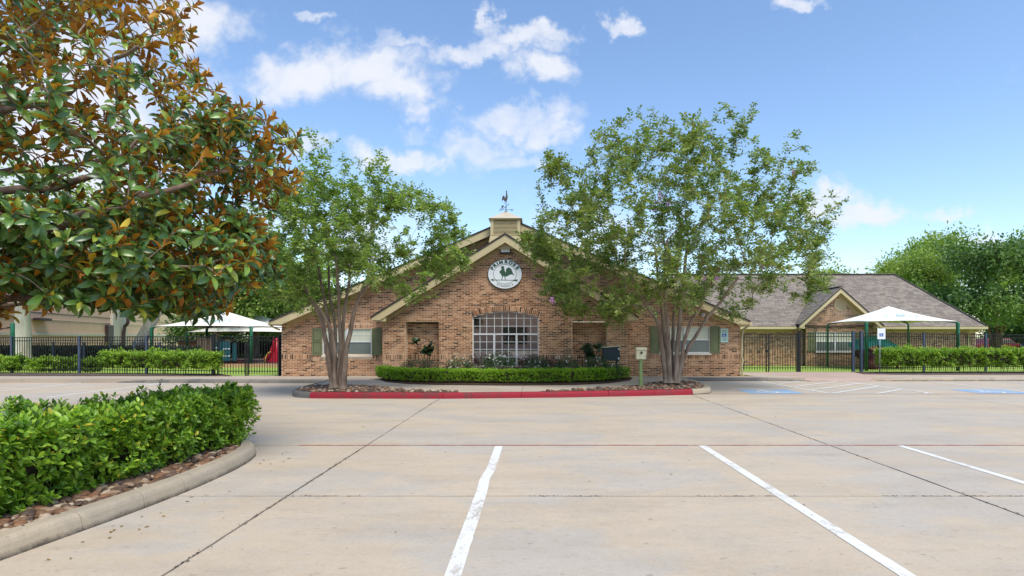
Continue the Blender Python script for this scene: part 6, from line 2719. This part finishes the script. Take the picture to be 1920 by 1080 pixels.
# ---------------------------------------------------------------- shade canopies
def canopy(label, x0, x1, y0, y1, ze, zp, logo=True, zp_dx=0, thick=(.075, .045)):
    root = thing('shade_canopy', label, 'canopy', ((x0 + x1) / 2, (y0 + y1) / 2, .1))
    cx_, cy_ = (x0 + x1) / 2 + zp_dx, (y0 + y1) / 2
    cor = [Vector((x0, y0, ze)), Vector((x1, y0, ze)), Vector((x1, y1, ze)), Vector((x0, y1, ze))]
    pk = Vector((cx_, cy_, zp))
    n = 12
    m_ = MB()
    for k in range(4):
        a, b = cor[k], cor[(k + 1) % 4]
        mid_in = (Vector((cx_, cy_, ze)) - (a + b) / 2) * .10
        grid = []
        for i in range(n + 1):          # from eave to peak
            t = i / n
            row = []
            for j in range(n + 1):
                s = j / n
                e = a.lerp(b, s) + mid_in * (4 * s * (1 - s)) + Vector((0, 0, .05 * 4 * s * (1 - s)))
                p = e.lerp(pk, t)
                p.z -= (.16 * (zp - ze)) * 4 * t * (1 - t) * .55
                row.append(p)
            grid.append(row)
        vs = [p for r_ in grid for p in r_]
        fs = [[i * (n + 1) + j, i * (n + 1) + j + 1, (i + 1) * (n + 1) + j + 1, (i + 1) * (n + 1) + j] for i in range(n) for j in range(n)]
        m_.add(vs, fs)
    fab = m_.build('fabric', M['canvas'], root, True)
    so = fab.modifiers.new('thick', 'SOLIDIFY')
    so.thickness = .012
    for k, c_ in enumerate(cor):
        r_ = thick[0] if k < 2 else thick[1]
        MB().tube([(c_.x, c_.y, .05), (c_.x, c_.y, ze - .09), (c_.x + (cx_ - c_.x) * .02, c_.y + (cy_ - c_.y) * .02, ze - .05)], r_, 10).build('post', M['green'], root, True)
        q = c_.lerp(pk, .93)
        pts = [c_ + Vector((0, 0, -.06)), c_.lerp(pk, .5) + Vector((0, 0, -.22)), q + Vector((0, 0, -.2))]
        MB().tube(pts, .03, 8).build('rafter', M['green'], root, True)
    if logo:
        a, b = cor[0], cor[1]
        mid_in = (Vector((cx_, cy_, ze)) - (a + b) / 2) * .10
        def fp(s, t):
            e = a.lerp(b, s) + mid_in * (4 * s * (1 - s)) + Vector((0, 0, .05 * 4 * s * (1 - s)))
            p = e.lerp(pk, t)
            p.z -= (.16 * (zp - ze)) * 4 * t * (1 - t) * .55
            return p + Vector((0, -.012, .022))
        lg = MB()
        N_ = 28
        def ringm(r0, r1):
            for i in range(N_):
                t0, t1 = 2 * math.pi * i / N_, 2 * math.pi * (i + 1) / N_
                q = []
                for r_, tt in ((r0, t0), (r1, t0), (r1, t1), (r0, t1)):
                    q.append(fp(.5 + .17 * r_ * math.cos(tt) / .55, .45 + .23 * r_ * math.sin(tt)))
                lg.add(q, [[0, 1, 2, 3]])
        ringm(.93, 1.0)
        ringm(.60, .65)
        body = [(-.30, -.3), (-.1, -.42), (.15, -.38), (.35, -.1), (.3, .28), (.05, .05), (-.12, .32), (-.3, .1)]
        lg.add([fp(.5 + .17 * x / .55, .45 + .23 * y) for x, y in body], [list(range(len(body)))])
        lg.build('printed_emblem', m_plain('faded_print', (168, 196, 200), .8, .1, 8), root)
    return root


cfy, cby = 26.0, 29.45
canopy('white shade canopy on green posts in front of the right wing', wx(1624.5, cfy), wx(1796, cfy), cfy, cby, wz(602.5, cfy), wz(574, (cfy + cby) / 2), zp_dx=0)
canopy('nearer white shade canopy left of the brick building', wx(284.5, 31), wx(471, 31), 31, 36.2, wz(612, 31), wz(584, 33.6), thick=(.085, .08))
canopy('second white shade canopy partly hidden behind the nearer one', -23.5, -16.6, 38.5, 44.0, 1.98, 3.35, logo=False)

# ---------------------------------------------------------------- playground, left
ph = thing('play_house', 'teal and tan raised play house under the white canopy', 'play structure', (wx(430, 33), 33, .14))
Yh = 32.6
sx_ = lambda p: wx(p, Yh)
sz_ = lambda p: wz(p, Yh)
MB().box(sx_(409), sx_(462), Yh - .6, Yh + 1.2, sz_(681), sz_(676)).build('deck', M['playdark'], ph)
for px0, px1, yo in ((411.5, 433, 0), (435, 448, -.35), (449, 457, -.2)):
    m = MB()
    m.box(sx_(px0), sx_(px1), Yh - .6 + yo, Yh - .52 + yo, sz_(675.8), sz_(640 if px0 < 440 else 643))
    pn = m.build('side_panel', M['teal'], ph, bevel=.02)
for px, py in ((418, 651.5), (425, 651.5), (418, 665), (425, 665), (439, 653.5), (446, 653.5), (439, 666.5), (446, 666.5)):
    MB().box(sx_(px - 3), sx_(px + 2.6), Yh - .99, Yh - .95, sz_(py + .9), sz_(py - .9)).build('handle', M['whitepaint'], ph)
for px in (411, 433, 455):
    MB().tube([(sx_(px), Yh - .4, .1), (sx_(px), Yh - .4, sz_(681))], .09, 10).build('leg', M['teal'], ph, True)
for px0, px1 in ((379, 387), (389, 398), (400, 410)):
    MB().box(sx_(px0), sx_(px1), Yh - .5, Yh - .42, sz_(660), sz_(634)).build('tan_panel', M['playtan'], ph, bevel=.02)
MB().tube([(sx_(422), Yh, sz_(642)), (sx_(427), Yh, sz_(638)), (sx_(432), Yh, sz_(642))], .12, 8).build('arch', M['playtan'], ph, True)
sl_ = thing('red_slide', 'red plastic slide left of the brick wall', 'slide', (wx(515, 33.5), 33.5, .14))
Y2 = 33.5
q = lambda px, py, dy=0: (wx(px, Y2 + dy), Y2 + dy, wz(py, Y2 + dy))
pts = smooth_path([q(519, 636), q(517, 650), q(512, 664), q(505, 673), q(500, 677)], 2)
m = MB()
vs, fs = [], []
for i, p in enumerate(pts):
    w_ = .42 - .1 * i / len(pts)
    for (dx_, dz_) in ((-w_, .22), (-w_ * .9, .0), (0, -.05), (w_ * .9, 0), (w_, .22)):
        vs.append((p.x, p.y + dx_, p.z + dz_))
for i in range(len(pts) - 1):
    for j in range(4):
        fs.append([i * 5 + j, i * 5 + j + 1, (i + 1) * 5 + j + 1, (i + 1) * 5 + j])
m.add(vs, fs)
o = m.build('chute', M['playred'], sl_, True)
o.modifiers.new('t', 'SOLIDIFY').thickness = .05
MB().prism_y([(wx(500, Y2), .16), (wx(530, Y2), .16), (wx(530, Y2), wz(657, Y2)), (wx(516, Y2), wz(659, Y2)), (wx(508, Y2), wz(673, Y2))], Y2 - .25, Y2 + .1).build('skirt', M['playred'], sl_)
for px in (519, 527):
    MB().tube([q(px, 690), q(px, 634)], .09, 10).build('post', M['playred'] if px == 519 else M['yellow'], sl_, True)
cl = thing('arch_climber', 'yellow curved ladder beside the red slide', 'climber', (wx(500, 33), 33, .14))
for dy in (-.3, .3):
    pts = [q(496.5 + 11 * (1 - math.cos(t)), 682 - 22 * math.sin(t), dy - .9) for t in [k * math.pi / 2 / 8 for k in range(9)]]
    MB().tube(pts, .03, 6).build('rail', M['yellow'], cl, True)
for k in range(1, 8, 2):
    t = k * math.pi / 2 / 8
    MB().tube([q(496.5 + 11 * (1 - math.cos(t)), 682 - 22 * math.sin(t), -1.2), q(496.5 + 11 * (1 - math.cos(t)), 682 - 22 * math.sin(t), -.6)], .025, 6).build('rung', M['yellow'], cl, True)
# swing post at far left
sw = thing('swing_set', 'green play post with a hanging chain at the far left', 'play structure', (wx(24, 26), 26, .1))
x = wx(23.5, 26)
MB().tube([(x, 26, .08), (x, 26, wz(607, 26)), (x, 26, wz(605, 26))], [.085, .085, .05], 12).build('post', M['green'], sw, True)
MB().tube([(-31, 26, .08), (-31, 26, wz(607, 26))], .085, 12).build('post', M['green'], sw, True)
m = MB()
for k in range(30):
    t = k / 30
    xa = -31 + (x + 31) * t
    xb = -31 + (x + 31) * (k + 1) / 30
    zf = lambda t_: wz(613, 26) - .35 * 4 * t_ * (1 - t_)
    m.tube([(xa, 26, zf(t)), (xb, 26, zf(t + 1 / 30))], .022 + .012 * (k % 2), 6)
m.build('chain', M['black'], sw)

# playground, right: turquoise shell roof with maroon slide underneath
Yt = 27.3
tp = thing('turquoise_play_dome', 'turquoise ribbed play roof over a maroon tube behind the fence', 'play structure', (wx(1655, Yt), Yt, .12))
n_r = 15
pa = []
for k in range(n_r):
    px0, px1 = 1601 + k * 7.0, 1601 + (k + 1) * 7.0 - .5
    def ztop(px):
        t = (px - 1601) / 105
        return 628.5 + 26 * abs(2 * t - .88) ** 2.3 if t > .44 else 628.5 + 17 * abs((.44 - t) / .44) ** 1.6
    def zbot(px):
        t = (px - 1601) / 105
        return 656 - (9 * math.exp(-((t - .42) / .16) ** 2))
    q0, q1 = wx(px0, Yt), wx(px1, Yt)
    zt0_, zt1_, zb0_, zb1_ = wz(ztop(px0), Yt), wz(ztop(px1), Yt), wz(max(zbot(px0), ztop(px0) + 2), Yt), wz(max(zbot(px1), ztop(px1) + 2), Yt)
    m = MB()
    yb = .55
    vs = [(q0, Yt, zb0_), (q1, Yt, zb1_), (q1, Yt + .05, (zb1_ + zt1_) / 2), (q0, Yt + .05, (zb0_ + zt0_) / 2), (q1, Yt + yb, zt1_), (q0, Yt + yb, zt0_)]
    m.add(vs, [[0, 1, 2, 3], [3, 2, 4, 5]])
    o = m.build('rib_panel', M['turq'], tp)
    o.modifiers.new('t', 'SOLIDIFY').thickness = .07
pts = smooth_path([(wx(1622, Yt), Yt + .7, wz(655, Yt)), (wx(1632, Yt), Yt + .6, wz(663, Yt)), (wx(1645, Yt), Yt + .4, wz(672, Yt)), (wx(1640, Yt), Yt + .2, wz(684, Yt)), (wx(1628, Yt), Yt, wz(689, Yt))], 2)
MB().tube(pts, [.34] * len(pts), 14).build('tube_slide', M['playdark'], tp, True)
for px in (1612, 1660, 1695):
    MB().tube([(wx(px, Yt), Yt + .5, .1), (wx(px, Yt), Yt + .5, wz(648, Yt))], .06, 8).build('leg', M['playdark'], tp, True)


# ---------------------------------------------------------------- warehouse on the left
wh = thing('warehouse', 'large beige stucco commercial building behind the trees at far left', 'building', (-33, 35, 0))
A0, dW = Vector((-32.9, 35.0)), Vector((-.33, 1.0)).normalized()
P0 = A0 - dW * 10
P1 = A0 + dW * 46
nW = Vector((dW.y, -dW.x))     # towards the viewer (+x side)


def wallbox(s0, s1, z0, z1, off0, off1, name, mat):
    a = P0 + dW * s0
    b = P0 + dW * s1
    pts = [a + nW * off1, b + nW * off1, b + nW * off0, a + nW * off0]
    return MB().prism_z([(p.x, p.y) for p in pts][::-1], z0, z1).build(name, mat, wh)


wallbox(0, 56, 0, 6.6, -12, 0, 'wall', M['beige'])
wallbox(0, 56, 1.75, 1.95, .002, .07, 'ledge', M['beigelight'])
wallbox(0, 56, 3.32, 3.36, .002, .03, 'conduit', M['brownmetal'])
wallbox(0, 38, 2.86, 2.90, .002, .05, 'conduit', M['beigelight'])
wallbox(0, 56, 6.6, 6.9, -12.1, .12, 'coping', M['beigelight'])


def s_at(px):
    u = (px - CX) / F
    # P0 + dW*s : x = u*y
    return (u * P0.y - P0.x) / (dW.x - u * dW.y)


for a_, b_ in ((206, 232), (-140, -60)):
    wallbox(s_at(a_), s_at(b_), 0, 6.5, .004, .25, 'pilaster', M['beigelight'])
sq = s_at(222)
c0 = P0 + dW * sq + nW * .42
MB().tube(smooth_path([(c0.x, c0.y, 6.4), (c0.x, c0.y, 3.9), (c0.x + .4, c0.y, 3.5), (c0.x + .4, c0.y, 2.9), (c0.x, c0.y, 2.6), (c0.x, c0.y, .1)], 1), .2, 4).build('downspout', M['brownmetal'], wh)
wallbox(s_at(60), s_at(83), 2.78, 2.95, .05, .45, 'wall_lamp', M['brownmetal'])
wallbox(s_at(196), s_at(206), 1.2, 2.7, .05, .3, 'meter_box', M['brownmetal'])
# small maroon brick structure behind the canopies
bh_ = thing('brick_outbuilding', 'dark red brick outbuilding behind the first canopy', 'building', (wx(355, 50), 50, 0))
MB().box(wx(335, 50), wx(380, 50), 50, 54, 0, wz(640, 50)).build('wall', m_plain('dark_brick', (116, 70, 64), .9, .15, 4), bh_)
MB().box(wx(332, 50), wx(383, 50), 49.8, 54.2, wz(640, 50), wz(637, 50)).build('roof', M['roofedge'], bh_)

# building across the street behind the viewer: seen only in the arched window's panes
ab = thing('opposite_building', 'tan building reflected in the panes of the arched window', 'building', (0, -30, 0))
MB().box(-26, 22, -42, -30, 0, 5.4).build('wall', M['beige'], ab)
MB().box(-26.3, 22.3, -42.3, -29.7, 5.4, 5.8).build('parapet', M['brownmetal'], ab)
for k in range(5):
    MB().box(-20 + k * 8, -17 + k * 8, -29.99, -29.9, .8, 2.9).build('window', M['glass'], ab)


# parked cars behind the right fence
def car(label, x, y, paint, rot=0):
    root = thing('parked_car', label, 'car', (x, y, .1))
    prof = [(-2.2, .35), (-2.25, .75), (-2.1, .92), (-1.25, 1.0), (-.6, 1.42), (.9, 1.45), (1.5, 1.02), (2.15, .90), (2.25, .6), (2.2, .35)]
    MB().prism_y([(x + a, .1 + b) for a, b in prof], y - .85, y + .85).build('body', paint, root, bevel=.06)
    MB().prism_y([(x + a, .1 + b) for a, b in [(-1.1, 1.02), (-.55, 1.36), (.85, 1.39), (1.32, 1.04)]], y - .87, y + .87).build('window', M['glass'], root)
    for a in (-1.4, 1.4):
        for s in (-1, 1):
            MB().tube([(x + a, y + s * .7, .43), (x + a, y + s * .9, .43)], .33, 18).build('wheel', M['black'], root, True)
            MB().tube([(x + a, y + s * .89, .43), (x + a, y + s * .915, .43)], .2, 12).build('hubcap', M['signwhite'], root, True)
    return root


car('dark red parked car behind the right fence next to the wing', wx(1858, 48), 48, m_plain('car_red', (120, 40, 36), .3, .05, 2))
car('dark blue parked car at the far right behind the fence', wx(1965, 47), 47, m_plain('car_blue', (36, 52, 90), .3, .05, 2))

# leaf litter on the paving
n = 60
px_ = np.zeros((n, 3))
px_[:, 0] = rng.uniform(-3.5, 6, n)
px_[:, 1] = rng.uniform(3.6, 15, n)
px_[:, 2] = .008
for i in range(n // 2):
    px_[i, 0] = -3.55 + abs(rng.normal(0, .25))
    px_[i, 1] = rng.uniform(4, 8)
d = unit(n)
d[:, 2] *= .1
lt = leaf_obj('leaf_litter', px_, d, np.tile([0, 0, 1.0], (n, 1)) + unit(n) * .2, rng.uniform(.02, .05, n), LEAF, m_plain('dry_leaf', (150, 120, 60), .8, .3, 30), None)
lt['kind'] = 'stuff'
print('objects', len(bpy.data.objects), 'tris', sum(len(o.data.loops) - 2 * len(o.data.polygons) for o in bpy.data.objects if o.type == 'MESH' and o.data.users == 1))
